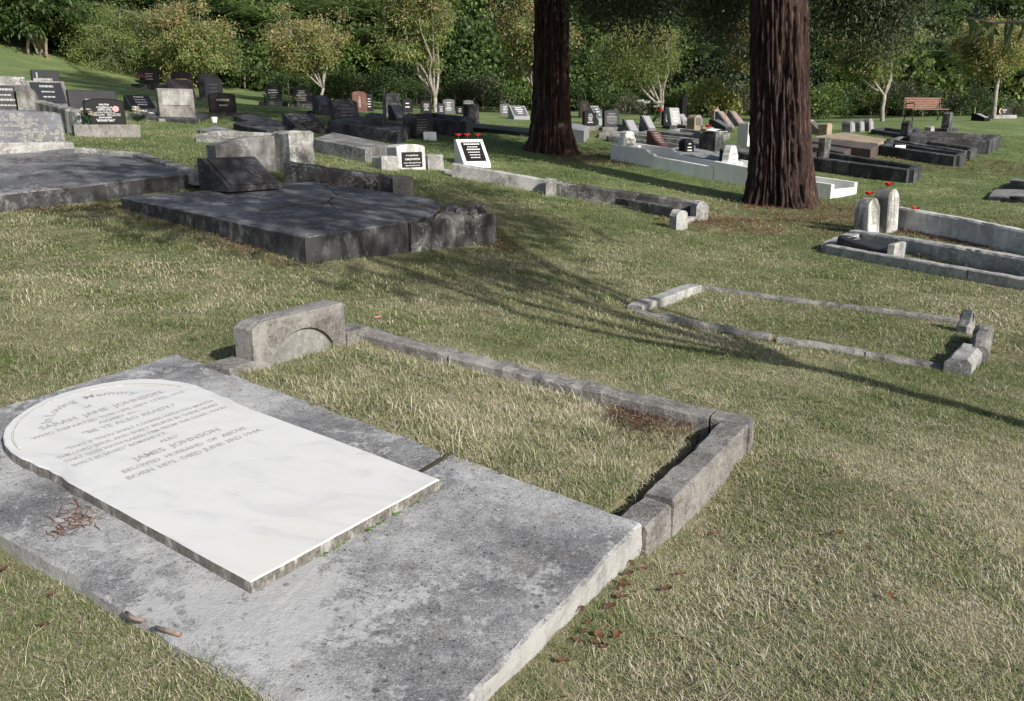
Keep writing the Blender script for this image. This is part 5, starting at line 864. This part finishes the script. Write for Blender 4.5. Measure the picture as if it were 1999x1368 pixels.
# ================================================================ forest on the hillside
def crown_mesh(name, n, nl, cols, ls, sd, flat=.8, asp=.55):
    r = random.Random(sd); C = []
    for i in range(n):
        u = Vector((r.gauss(0, 1), r.gauss(0, 1), r.gauss(0, 1))).normalized(); 
        if u.z < -.35: u.z *= -1
        C.append(u*(.6+.35*r.random())*(1+.3*noise.noise(u*2+Vector((sd, 0, 0)))))
    C = np.array([tuple(c) for c in C])*np.array([1, 1, flat]); k = np.repeat(np.arange(n), nl//n); P = C[k]+rng.normal(size=(len(k), 3))*.12; out = P/(np.linalg.norm(P, axis=1)[:, None]+1e-6)
    col = palette(len(k), cols, None, .25)*rng.uniform(.7, 1.25, (n, 1))[k]; V, Fq, c = leaves(P, ls, col, asp, .1, .4, out); me = npmesh(name, V, Fq, c); me.materials.append(M['forest_leaf']); return me
fa = [(.05,.085,.022), (.075,.12,.03), (.035,.06,.018)]; fb = [(.085,.13,.03), (.11,.15,.04), (.065,.1,.025)]; fc = [(.035,.055,.022), (.05,.075,.03), (.028,.045,.018)]; fd = [(.075,.08,.045), (.095,.1,.055), (.055,.065,.035)]
kinds = [crown_mesh('forest_crown', 80, 3600, fa, .105, 1), crown_mesh('forest_crown', 80, 3400, fb, .12, 2), crown_mesh('forest_crown', 90, 3800, fc, .09, 3, 1.1), crown_mesh('forest_crown', 70, 3200, fd, .1, 4, .9), crown_mesh('forest_crown', 80, 3400, fa, .12, 5, 1.25)]
src = bpy.data.collections.new('forest_crowns')
for me in kinds: src.objects.link(bpy.data.objects.new('forest_crown', me))
def gn_scatter(name, pts, rot, scl, kidx, coll, kind='stuff'):
    me = bpy.data.meshes.new(name); me.vertices.add(len(pts)); me.vertices.foreach_set('co', np.ascontiguousarray(pts, np.float32).ravel())
    me.attributes.new('rot', 'FLOAT_VECTOR', 'POINT').data.foreach_set('vector', np.ascontiguousarray(rot, np.float32).ravel()); me.attributes.new('scl', 'FLOAT_VECTOR', 'POINT').data.foreach_set('vector', np.ascontiguousarray(scl, np.float32).ravel()); me.attributes.new('kidx', 'INT', 'POINT').data.foreach_set('value', np.ascontiguousarray(kidx, np.int32))
    me.update(); o = bpy.data.objects.new(name, me); COL.objects.link(o); tag(o, kind=kind)
    ng = bpy.data.node_groups.new(name+'_scatter', 'GeometryNodeTree'); ng.interface.new_socket('Geometry', in_out='INPUT', socket_type='NodeSocketGeometry'); ng.interface.new_socket('Geometry', in_out='OUTPUT', socket_type='NodeSocketGeometry')
    nn, lk = ng.nodes, ng.links; gi, go = nn.new('NodeGroupInput'), nn.new('NodeGroupOutput'); ip = nn.new('GeometryNodeInstanceOnPoints'); ci = nn.new('GeometryNodeCollectionInfo'); ci.inputs[0].default_value = coll; ci.inputs['Separate Children'].default_value = True; ci.inputs['Reset Children'].default_value = True
    def att(nm, ty): a = nn.new('GeometryNodeInputNamedAttribute'); a.data_type = ty; a.inputs['Name'].default_value = nm; return a.outputs['Attribute']
    lk.new(gi.outputs[0], ip.inputs['Points']); lk.new(ci.outputs[0], ip.inputs['Instance']); ip.inputs['Pick Instance'].default_value = True
    lk.new(att('kidx', 'INT'), ip.inputs['Instance Index']); lk.new(att('rot', 'FLOAT_VECTOR'), ip.inputs['Rotation']); lk.new(att('scl', 'FLOAT_VECTOR'), ip.inputs['Scale']); lk.new(ip.outputs[0], go.inputs[0])
    o.modifiers.new('scatter', 'NODES').node_group = ng; return o
n = 2600; Yf = 48+rng.random(n)**1.25*42; Xf = (rng.random(n)*2-1)*(Yf*.66+9); big = rng.uniform(1.0, 2.5, n); Zf = hillz(Xf, Yf)+big*rng.uniform(.2, 1.1, n)
patch = np.array([noise.noise(Vector((x*.12, y*.12, 2))) for x, y in zip(Xf, Yf)]); kx = np.where(patch > .22, 1, np.where(patch < -.28, 2, rng.choice(5, n, p=[.35, .2, .18, .07, .2])))
tall = rng.random(n) < .12; Zf[tall] += rng.uniform(.5, 2.2, tall.sum())
fo_ = gn_scatter('hillside_forest', np.c_[Xf, Yf, Zf], np.c_[np.zeros(n), np.zeros(n), rng.random(n)*6.28], np.c_[big, big, big*rng.uniform(.75, 1.15, n)], kx, src)
fo_['label'] = 'dense green bush covering the hillside behind the cemetery'; fo_['category'] = 'forest'
MARK = [(470, 'left of the slanting pale tree'), (560, 'under the slanting pale tree'), (660, 'right of the slanting pale tree'), (740, 'above the tall grey headstone'), (810, 'left of the white barked tree'), (880, 'right of the white barked tree'), (950, 'left of the dark redwood'), (1070, 'behind the dark redwood'), (1150, 'right of the dark redwood'), (1220, 'left of the round crowned tree'), (1300, 'behind the round crowned tree'), (1380, 'above the tan round headstone'), (1450, 'left of the lit redwood'), (1525, 'behind the lit redwood'), (1600, 'right of the lit redwood'), (1680, 'above the three round headstones'), (1740, 'right of the thin crowned tree'), (1800, 'behind the bench'), (1870, 'right of the bench'), (1940, 'at the straight pale trunk'), (2000, 'at the far right edge')]
def mark(px): return min(MARK, key=lambda m: abs(m[0]-px))[1]
# tree ferns
def fern_mesh(sd, nf=15, R=2.2):
    r = random.Random(sd); Vs, Fs, Cs = [], [], []; o = 0
    for i in range(nf):
        a = 2*PI*i/nf+r.uniform(-.15, .15); L = R*r.uniform(.8, 1.1); ca, sa = math.cos(a), math.sin(a); up_ = r.uniform(.35, .6); rad = np.array([ca, sa, 0]); tan = np.array([-sa, ca, 0]); c = np.array(r.choice([(.12,.18,.055), (.14,.2,.065), (.1,.155,.045)]))
        for j in range(16):
            t = (j+1)/16; p = rad*L*t*.95+np.array([0, 0, up_*L*.55*math.sin(t*2.3)-.28*L*t*t*t]); lw = L*.21*math.sin(PI*min(1, .12+t*.88))**.7+.02
            for s in (-1, 1):
                q = tan*s*lw+rad*lw*.35+np.array([0, 0, -.25*lw]); w_ = rad*L*.028
                Vs += [p-w_, p+q*.55-w_*1.1, p+q, p+q*.5+w_*1.1]; Fs.append((o, o+1, o+2, o+3)); Cs += [c*r.uniform(.8, 1.2)]*4; o += 4
    me = npmesh('fronds', np.array(Vs), np.array(Fs), np.array(Cs)); me.materials.append(M['forest_leaf']); return me
fm = [fern_mesh(k) for k in range(4)]; ft = MB().tube([(0, 0, -3.2), (0, 0, -.8), (0, 0, .05)], [.17, .13, .15], 7).mesh('trunk', True); ft.materials.append(M['fern_trunk'])
spots = [(605,22,64),(655,35,62),(520,40,66),(570,60,60),(430,28,66),(455,70,60),(620,8,70),(705,125,53),(718,120,55),(860,130,54),(690,20,68),(1180,25,64),(1235,60,62),(1345,55,60),(1370,110,56),(1400,25,66),(1440,90,58),(1635,150,52),(1625,60,62),(1800,115,58),(1830,130,56),(1860,118,58),(1850,90,60),(1890,150,54),(1905,105,58),(1975,185,50),(1985,150,53),(1780,60,64),(1930,15,68),(1960,60,63),(480,120,54),(300,15,70),(180,5,72),(760,35,66),(745,80,60),(1110,75,58),(1290,10,70),(1580,25,66),(1830,25,68),(905,60,62)]
for i, (px, py, Y) in enumerate(spots):
    Y = 49.
    while Y < 90 and at(px, py, Y)[2] > float(hillz(at(px, py, Y)[0], Y))+4.3: Y += .5
    p = at(px, py, Y); T = thing('tree_fern', 'tree fern %s on the hillside, %s' % ('high up' if py < 40 else 'halfway up' if py < 100 else 'low down', mark(px)), 'tree fern', p, i*1.7, 'tree ferns on the forested hillside'); s = 1.05+.4*((i*37) % 10)/10; T.scale = (s, s, s)
    for me, nm in ((fm[i % 4], 'crown'), (ft, 'trunk')):
        o = bpy.data.objects.new(nm, me); COL.objects.link(o); o.parent = T
# shrubs along the far edge of the lawn
sh = [crown_mesh('foliage', 40, 2400, [tuple(x*1.2 for x in c) for c in fb], .1, 11, .8), crown_mesh('foliage', 40, 2400, fa, .085, 12, .9), crown_mesh('foliage', 40, 1500, fd, .1, 13, .9), crown_mesh('foliage', 40, 1500, fa, .12, 14, .8), crown_mesh('foliage', 36, 1100, [(.17,.18,.045), (.13,.16,.04), (.2,.19,.06)], .15, 15, 1.)]
stem_me = MB().tube([(0, 0, -1.), (.03, 0, -.2), (0, .02, .3)], [.05, .04, .02], 5).mesh('stem', True); stem_me.materials.append(M['grey_bark'])
def shrub(px, py, Y, r, k, label, group=None):
    p = at(px, py, Y); p[2] = max(p[2], float(hz(p[0], min(Y, 46)))+.3*r); T = thing('shrub', label, 'shrub', p, px*.1, group); T.scale = (r, r, r)
    for me, nm in ((sh[k], 'foliage'), (stem_me, 'stem')):
        o = bpy.data.objects.new(nm, me); COL.objects.link(o); o.parent = T
shrub(1385, 205, 42, 1.25, 4, 'yellow green shrub between the obelisk and the pink granite stone'); shrub(1415, 215, 42.5, .9, 4, 'smaller yellow green shrub left of the lit redwood'); shrub(1765, 195, 41, 1.0, 2, 'rounded brownish grey bush left of the bench'); shrub(925, 178, 46, 1.6, 1, 'dark conical bush left of the dark redwood'); shrub(1610, 215, 41, 1.3, 0, 'bright green fern bank right of the lit redwood trunk'); shrub(1230, 215, 41, .8, 2, 'brownish bush behind the white roses')
rr = random.Random(5)
for i in range(46):
    px = 440+i*34+rr.uniform(-14, 14); Y = 43.+rr.uniform(0, 3.5)
    if px < 560: Y += 1.5
    g = GY(px, min(Y, 46)); rs, ks = rr.uniform(.7, 1.35), rr.choice((0, 1, 1, 3, 3, 2)); shrub(px, proj((g[0], Y, g[2]+.5))[1], Y, rs, ks, '%s %s shrub at the forest edge %s' % ('small' if rs < .9 else 'large' if rs > 1.15 else 'low', ('bright green', 'dark green', 'brownish grey', 'mid green')[ks], mark(px)), 'low shrubs along the forest edge')

# ================================================================ turf, litter
def tuft(name, nb, L, wid, spread, sd, lay=.2):
    r = np.random.default_rng(sd); V, Fc, C = [], [], []; o = 0
    for i in range(nb):
        b = np.r_[r.uniform(-spread, spread, 2), 0]; a = r.uniform(0, 2*PI); l = L*r.uniform(.45, 1.2); flat = r.random() < lay; e = r.uniform(.05, .35) if flat else r.uniform(.55, 1.35); d = np.array([math.cos(a)*math.cos(e), math.sin(a)*math.cos(e), math.sin(e)]); s = np.array([-math.sin(a), math.cos(a), 0])*wid*r.uniform(.6, 1.3); bend = np.array([math.cos(a)*.35, math.sin(a)*.35, -.35])*l
        m = b+d*l*.55+bend*.2; t = b+d*l+bend*.75; t[2] = max(t[2], .004); V += [b-s, b+s, m+s*.8, m-s*.8, t]; Fc += [(o, o+1, o+2), (o, o+2, o+3), (o+3, o+2, o+4)]; c = r.random() if not flat else r.random()*.45; C += [(c, c, c)]*5; o += 5
    me = npmesh(name, np.array(V), np.array(Fc), np.array(C)); me.materials.append(M['grass_blade']); return me
tc = bpy.data.collections.new('turf_tufts'); tl = []
for k in range(5): tl.append(tuft('turf_tuft', 60, .027, .0009, .05, 20+k, .3))
for k in range(2): tl.append(tuft('turf_tuft', 34, .062, .0013, .03, 30+k, .12))
for k in range(3): tl.append(tuft('turf_tuft', 48, .029, .0017, .11, 40+k, .25))
for k in range(2): tl.append(tuft('turf_tuft', 44, .036, .0036, .24, 50+k, .25))
for me in tl: tc.objects.link(bpy.data.objects.new('turf_tuft', me))
def scatter(n, y0, y1, marg):
    y = np.sqrt(rng.random(n)*(y1**2-y0**2)+y0**2); x = (rng.random(n)*2-1)*(y*.64+marg); return x, y
sets = []
for n, y0, y1, mg, ks, s0, s1 in ((35000, 1.1, 5.2, .8, range(0, 5), .8, 1.25), (2200, 1.1, 5.2, .8, range(5, 7), .5, 1.), (40000, 4.8, 12, 1., range(7, 10), .8, 1.3), (26000, 11, 27, 2., range(10, 12), .8, 1.3)):
    x, y = scatter(n, y0, y1, mg); sets.append((x, y, rng.choice(list(ks), n), rng.uniform(s0, s1, n)))
a_, b_ = rng.uniform(-1., 0, 1500), rng.uniform(.25, 2.3, 1500); pp = np.array([SL(a, b) for a, b in zip(a_, b_)]); sets.append((pp[:, 0], pp[:, 1], rng.choice([5, 6], 1500), rng.uniform(.55, 1.1, 1500)))      # longer turf inside the old surround
ex, ey = [], []                      # untrimmed grass along the edges of near stones
for p in FOOT:
    if np.mean([q[1] for q in p]) > 9: continue
    for (x1, y1), (x2, y2) in zip(p, p[1:]+p[:1]):
        L = math.hypot(x2-x1, y2-y1); m = int(L/.022)
        for t in rng.random(m):
            if noise.noise(Vector(((x1+(x2-x1)*t)*4, (y1+(y2-y1)*t)*4, 1))) < -.1: continue
            s_ = rng.choice((-1, 1))*rng.uniform(.006, .03); ex.append(x1+(x2-x1)*t+(y2-y1)/max(L, 1e-3)*s_); ey.append(y1+(y2-y1)*t-(x2-x1)/max(L, 1e-3)*s_)
sets.append((np.array(ex), np.array(ey), rng.choice([5, 6], len(ex)), rng.uniform(.35, .85, len(ex))))
X = np.concatenate([s[0] for s in sets]); Yg = np.concatenate([s[1] for s in sets]); K = np.concatenate([s[2] for s in sets]); S = np.concatenate([s[3] for s in sets])
ok = np.ones(len(X), bool)
for p in FOOT: ok &= ~inside(p, X, Yg)
# bare needle-covered ground round the lit redwood and along the dark slab
bare = [(G(1540, 425), 1.5, .5), (G(1620, 415), 1.1, .6), (G(1400, 440), .7, .6), (G(1830, 318), 1.8, .5), (G(1290, 830), .22, .75), (G(500, 480), .3, .5), (G(560, 500), .3, .6), (G(400, 440), .3, .5), (G(1180, 310), 1., .5)]
for g, r, pr in bare: ok &= ~(((X-g[0])**2+(Yg-g[1])**2 < (r*rng.uniform(.6, 1.1, len(X)))**2) & (rng.random(len(X)) < pr))
thin = np.array([noise.noise(Vector((x*1.1, y*1.1, 7))) for x, y in zip(X, Yg)]); ok &= ~((thin < -.25) & (rng.random(len(X)) < .2))
X, Yg, K, S = X[ok], Yg[ok], K[ok], S[ok]; Z = hz(X, Yg)+lift(X, Yg)+np.array([noise.noise(Vector((x*1.9, y*1.9, 0)))*.014+noise.noise(Vector((x*6, y*6, 4)))*.006 for x, y in zip(X, Yg)])*np.clip((14-Yg)/8, .2, 1)-.003
S = S*np.maximum(.72, 1+.5*np.array([noise.noise(Vector((x*2.3, y*2.3, 11)))+.6*noise.noise(Vector((x*7, y*7, 3))) for x, y in zip(X, Yg)]))
gr = gn_scatter('lawn_grass', np.c_[X, Yg, Z], np.c_[np.zeros(len(X)), np.zeros(len(X)), rng.random(len(X))*6.28], np.c_[S, S, S*rng.uniform(.7, 1.2, len(X))], K, tc); gr['label'] = 'short mown dry and green lawn grass'; gr['category'] = 'grass'
# long dry straws and brown needles: litter nobody could count
def strips(P, L, w, col, flat=.12):
    n = len(P); a = rng.random(n)*6.28; d = np.c_[np.cos(a), np.sin(a), rng.normal(size=n)*flat]; s = np.c_[-np.sin(a), np.cos(a), np.zeros(n)]*w; b = np.c_[-np.sin(a), np.cos(a), np.zeros(n)]*(L*.2*rng.normal(size=n))[:, None]; Lc = L[:, None]
    V = np.stack([P-s, P+s, P+d*Lc*.5+b+s, P+d*Lc*.5+b-s, P+d*Lc+s*.4, P+d*Lc-s*.4], 1); o = np.arange(n)[:, None]*6; Fq = np.stack([o+np.array([0, 1, 2, 3]), o+np.array([3, 2, 4, 5])], 1).reshape(-1, 4); return V.reshape(-1, 3), Fq, np.repeat(col, 6, 0)
x, y = scatter(2600, 1.2, 7, .8); oks = np.ones(len(x), bool)
for p in FOOT: oks &= ~inside(p, x, y)
x, y = x[oks], y[oks]; P = np.c_[x, y, hz(x, y)+rng.uniform(.012, .035, len(x))]; V1, F1, C1 = strips(P, rng.uniform(.04, .14, len(x)), .0013, palette(len(x), [(.45,.37,.24), (.36,.28,.17), (.3,.17,.1)]))
o = obj('dry_straw', npmesh('dry_straw', V1, F1, C1), 'litter'); tag(o, 'loose dry straws scattered over the lawn', 'straw', kind='stuff')
Pn = []
def spray(c, n, r, h=.012, lim=None):
    t = rng.random(n)*6.28; q = r*np.sqrt(rng.random(n)); xx = c[0]+q*np.cos(t); yy = c[1]+q*np.sin(t); Pn.append(np.c_[xx, yy, (hz(xx, yy)+lift(xx, yy)+h if lim is None else np.array([lim(a, b) for a, b in zip(xx, yy)])+.003)])
for g, r, pr in bare: spray(g, int(1800*r), r*1.2, .02)
for a, c in (((250, 420), (590, 525)), ((60, 410), (240, 405)), ((1345, 432), (1560, 430)), ((970, 490), (985, 470))):
    for t in np.linspace(0, 1, 9): spray(G(a[0]+(c[0]-a[0])*t, a[1]+(c[1]-a[1])*t), 70, .16, .012)
for a, b in ((1.06, .93), (1.1, .97), (1.12, 1.0), (1.05, 1.02)): spray(SL(a, b), 26, .05, lim=zS())
for px, py in ((640, 398), (700, 405), (900, 410), (930, 405), (870, 412), (560, 400), (640, 352), (660, 360), (820, 402)): spray(DP(px, py), 60, .12, lim=zD())
for px, py in ((40, 335), (60, 350), (100, 370), (60, 312), (130, 306), (0, 318)): spray(G(px, py, .16), 70, .2, .168)
for px, py in ((1830, 470), (1880, 480), (1950, 500), (1800, 455), (1850, 505), (1950, 530), (1760, 450)): spray(G(px, py), 130, .35, .035)
P = np.concatenate(Pn); V1, F1, C1 = strips(P, rng.uniform(.02, .06, len(P))*np.clip(P[:, 1]/7, 1, 2.2), (.0017*np.clip(P[:, 1]/4, 1, 5))[:, None], palette(len(P), [(.16,.07,.04), (.22,.1,.06), (.1,.05,.035), (.28,.17,.1)]), .2)
o = obj('needle_litter', npmesh('needle_litter', V1, F1, C1), 'litter'); tag(o, 'brown fallen conifer needles gathered round slabs and trunks', 'litter', kind='stuff')
Pn = []; spray(G(1290, 838, .05), 1100, .24, .012); spray(G(1235, 825, .05), 400, .13, .012); P = np.concatenate(Pn); V1, F1, C1 = strips(P, rng.uniform(.008, .02, len(P)), .0016, palette(len(P), [(.055,.022,.018), (.085,.03,.024), (.04,.02,.016)]), .9)
o = obj('red_moss', npmesh('red_moss', V1, F1, C1), 'litter'); tag(o, 'dark red low weed patch in the far corner of the old surround', 'weed', kind='stuff')
# single dead leaves one can pick out
lv = [(1225,1120),(1205,1150),(1190,1185),(1150,1215),(1140,1232),(1170,1240),(1212,1165),(1128,1250),(1180,1262),(1232,1100),(1100,1290),(1222,1140),(1330,1120),(1255,1110),(1125,792),(1075,800),(945,755),(870,700),(700,690),(722,692),(760,708),(780,712),(1215,1140),(1165,1255),(1205,1240),(1135,1190),(1640,1040),(1740,1165),(375,648),(378,662),(690,583),(430,595),(300,600),(1310,620),(1225,612),(1600,785),(1965,705),(1575,655),(1505,728),(1410,700),(820,640),(85,1220),(5,1112),(100,1160),(1400,1040),(1695,1070),(1300,1150),(1905,705),(1560,495),(1180,560)]
LM = [(1100, 790, 'inside the old surround by its far kerb'), (720, 690, 'in the corner beside the stumpy headstone'), (1180, 1200, 'below the foot end of the concrete slab'), (1680, 1060, 'on the open grass at right'), (1740, 1165, 'far right in the foreground'), (370, 650, 'left of the stumpy headstone'), (690, 583, 'behind the stumpy headstone'), (300, 600, 'on the grass before the cracked slab'), (1240, 612, 'at the left end of the sunken plot'), (1600, 785, 'below the long thin shadow'), (1965, 705, 'right of the sunken plot'), (1560, 655, 'along the front of the sunken plot'), (1450, 715, 'between the old surround and the sunken plot'), (90, 1190, 'on the grass left of the slab'), (5, 1112, 'at the very left edge of the lawn'), (1400, 1040, 'right of the old surround'), (1560, 495, 'left of the white topped kerb'), (1180, 560, 'in the broken tree shade'), (900, 720, 'near the joint of the old kerb')]
def lmark(px, py): return min(LM, key=lambda m: (m[0]-px)**2+(m[1]-py)**2)[2]
for i, (px, py) in enumerate(lv):
    g = G(px, py, .02); r = random.Random(i); L = r.uniform(.022, .045); q = []
    for u, w_ in ((0, .05), (.25, .36), (.45, .16), (.7, .4), (1, .05)): q += [(L*(u-.5), L*w_*.8, L*.5*(u-.4)**2+.25*L*w_), (L*(u-.5), 0, L*.3*(u-.5)**2), (L*(u-.5), -L*w_*.8, L*.5*(u-.4)**2+.3*L*w_)]
    single('fallen_leaf', MB().add(q, [(j*3+k, j*3+k+1, j*3+k+4, j*3+k+3) for j in range(4) for k in (0, 1)]), r.choice(('dry_leaf', 'dry_leaf', 'dry_leaf_orange')), 'dry brown leaf lying %s' % lmark(px, py), 'leaf', g, r.uniform(0, 6.28), 'fallen leaves on the lawn', True)
g = G(737, 620, .02); single('petal', MB().add([(-.02, -.015, 0), (.02, -.012, .006), (.024, .012, .012), (-.018, .016, .006)], [(0, 1, 2, 3)]), 'pink_petal', 'pink petal on the grass behind the old surround', 'petal', g)
tw = thing('broken_twig', 'broken brown twig lying across the near edge of the concrete slab', 'twig', SL(1.23, 1.5)); pt = [SL(1.258, 1.496, .012), SL(1.262, 1.53, .012), SL(1.25, 1.562, .012)]; pt2 = [SL(1.25, 1.606, .012), SL(1.228, 1.675, .009)]
obj('twig', MB().tube([V3(*p) for p in pt], [.004, .006, .005], 7), 'weathered_wood', tw, True, True); obj('twig', MB().tube([V3(*p) for p in pt2], [.0055, .0065], 7), 'weathered_wood', tw, True, True)
# little weeds rooted in the joint along the tablet
for i, (a, b) in enumerate(((.78, 1.76), (.72, 1.764), (.6, 1.772), (.56, 1.774), (.48, 1.779), (.4, 1.782))):
    q = MB(); r = random.Random(i+9)
    for k in range(14):
        t = r.uniform(0, 6.28); d = Vector((math.cos(t), math.sin(t), r.uniform(.2, .9)))*r.uniform(.006, .016); s = Vector((-math.sin(t), math.cos(t), 0))*.004; o_ = Vector((r.uniform(-.02, .02), r.uniform(-.006, .006), 0)); q.add([o_, o_+d*.5+s, o_+d, o_+d*.5-s], [(0, 1, 2, 3)])
    single('joint_weed', q, 'weed_green', 'tiny green weed in the joint at the foot of the marble tablet', 'weed', LO(a, 1.70+(1.025-a)/.757*.05)-nS*(TH-.002)+bB*.008, math.atan2(aA[1], aA[0]), 'weeds along the tablet foot')

# look-alikes that share a description are told apart by their order from the left
ORD = ['leftmost', 'second from left', 'third from left', 'fourth from left', 'fifth from left', 'sixth from left', 'seventh from left', 'eighth from left', 'ninth from left', 'tenth from left'] + ['%s from left' % q for q in ('eleventh', 'twelfth', 'thirteenth', 'fourteenth', 'fifteenth', 'sixteenth', 'seventeenth', 'eighteenth', 'nineteenth', 'twentieth')]
by = {}
for o in COL.objects:
    if o.parent is None and o.get('label') and o.get('group'): by.setdefault(o['label'], []).append(o)
for lb, os_ in by.items():
    if len(os_) > 1:
        os_.sort(key=lambda q: proj(q.location)[0])
        for i, o in enumerate(os_): o['label'] = lb+', '+('rightmost' if i == len(os_)-1 else ORD[i])
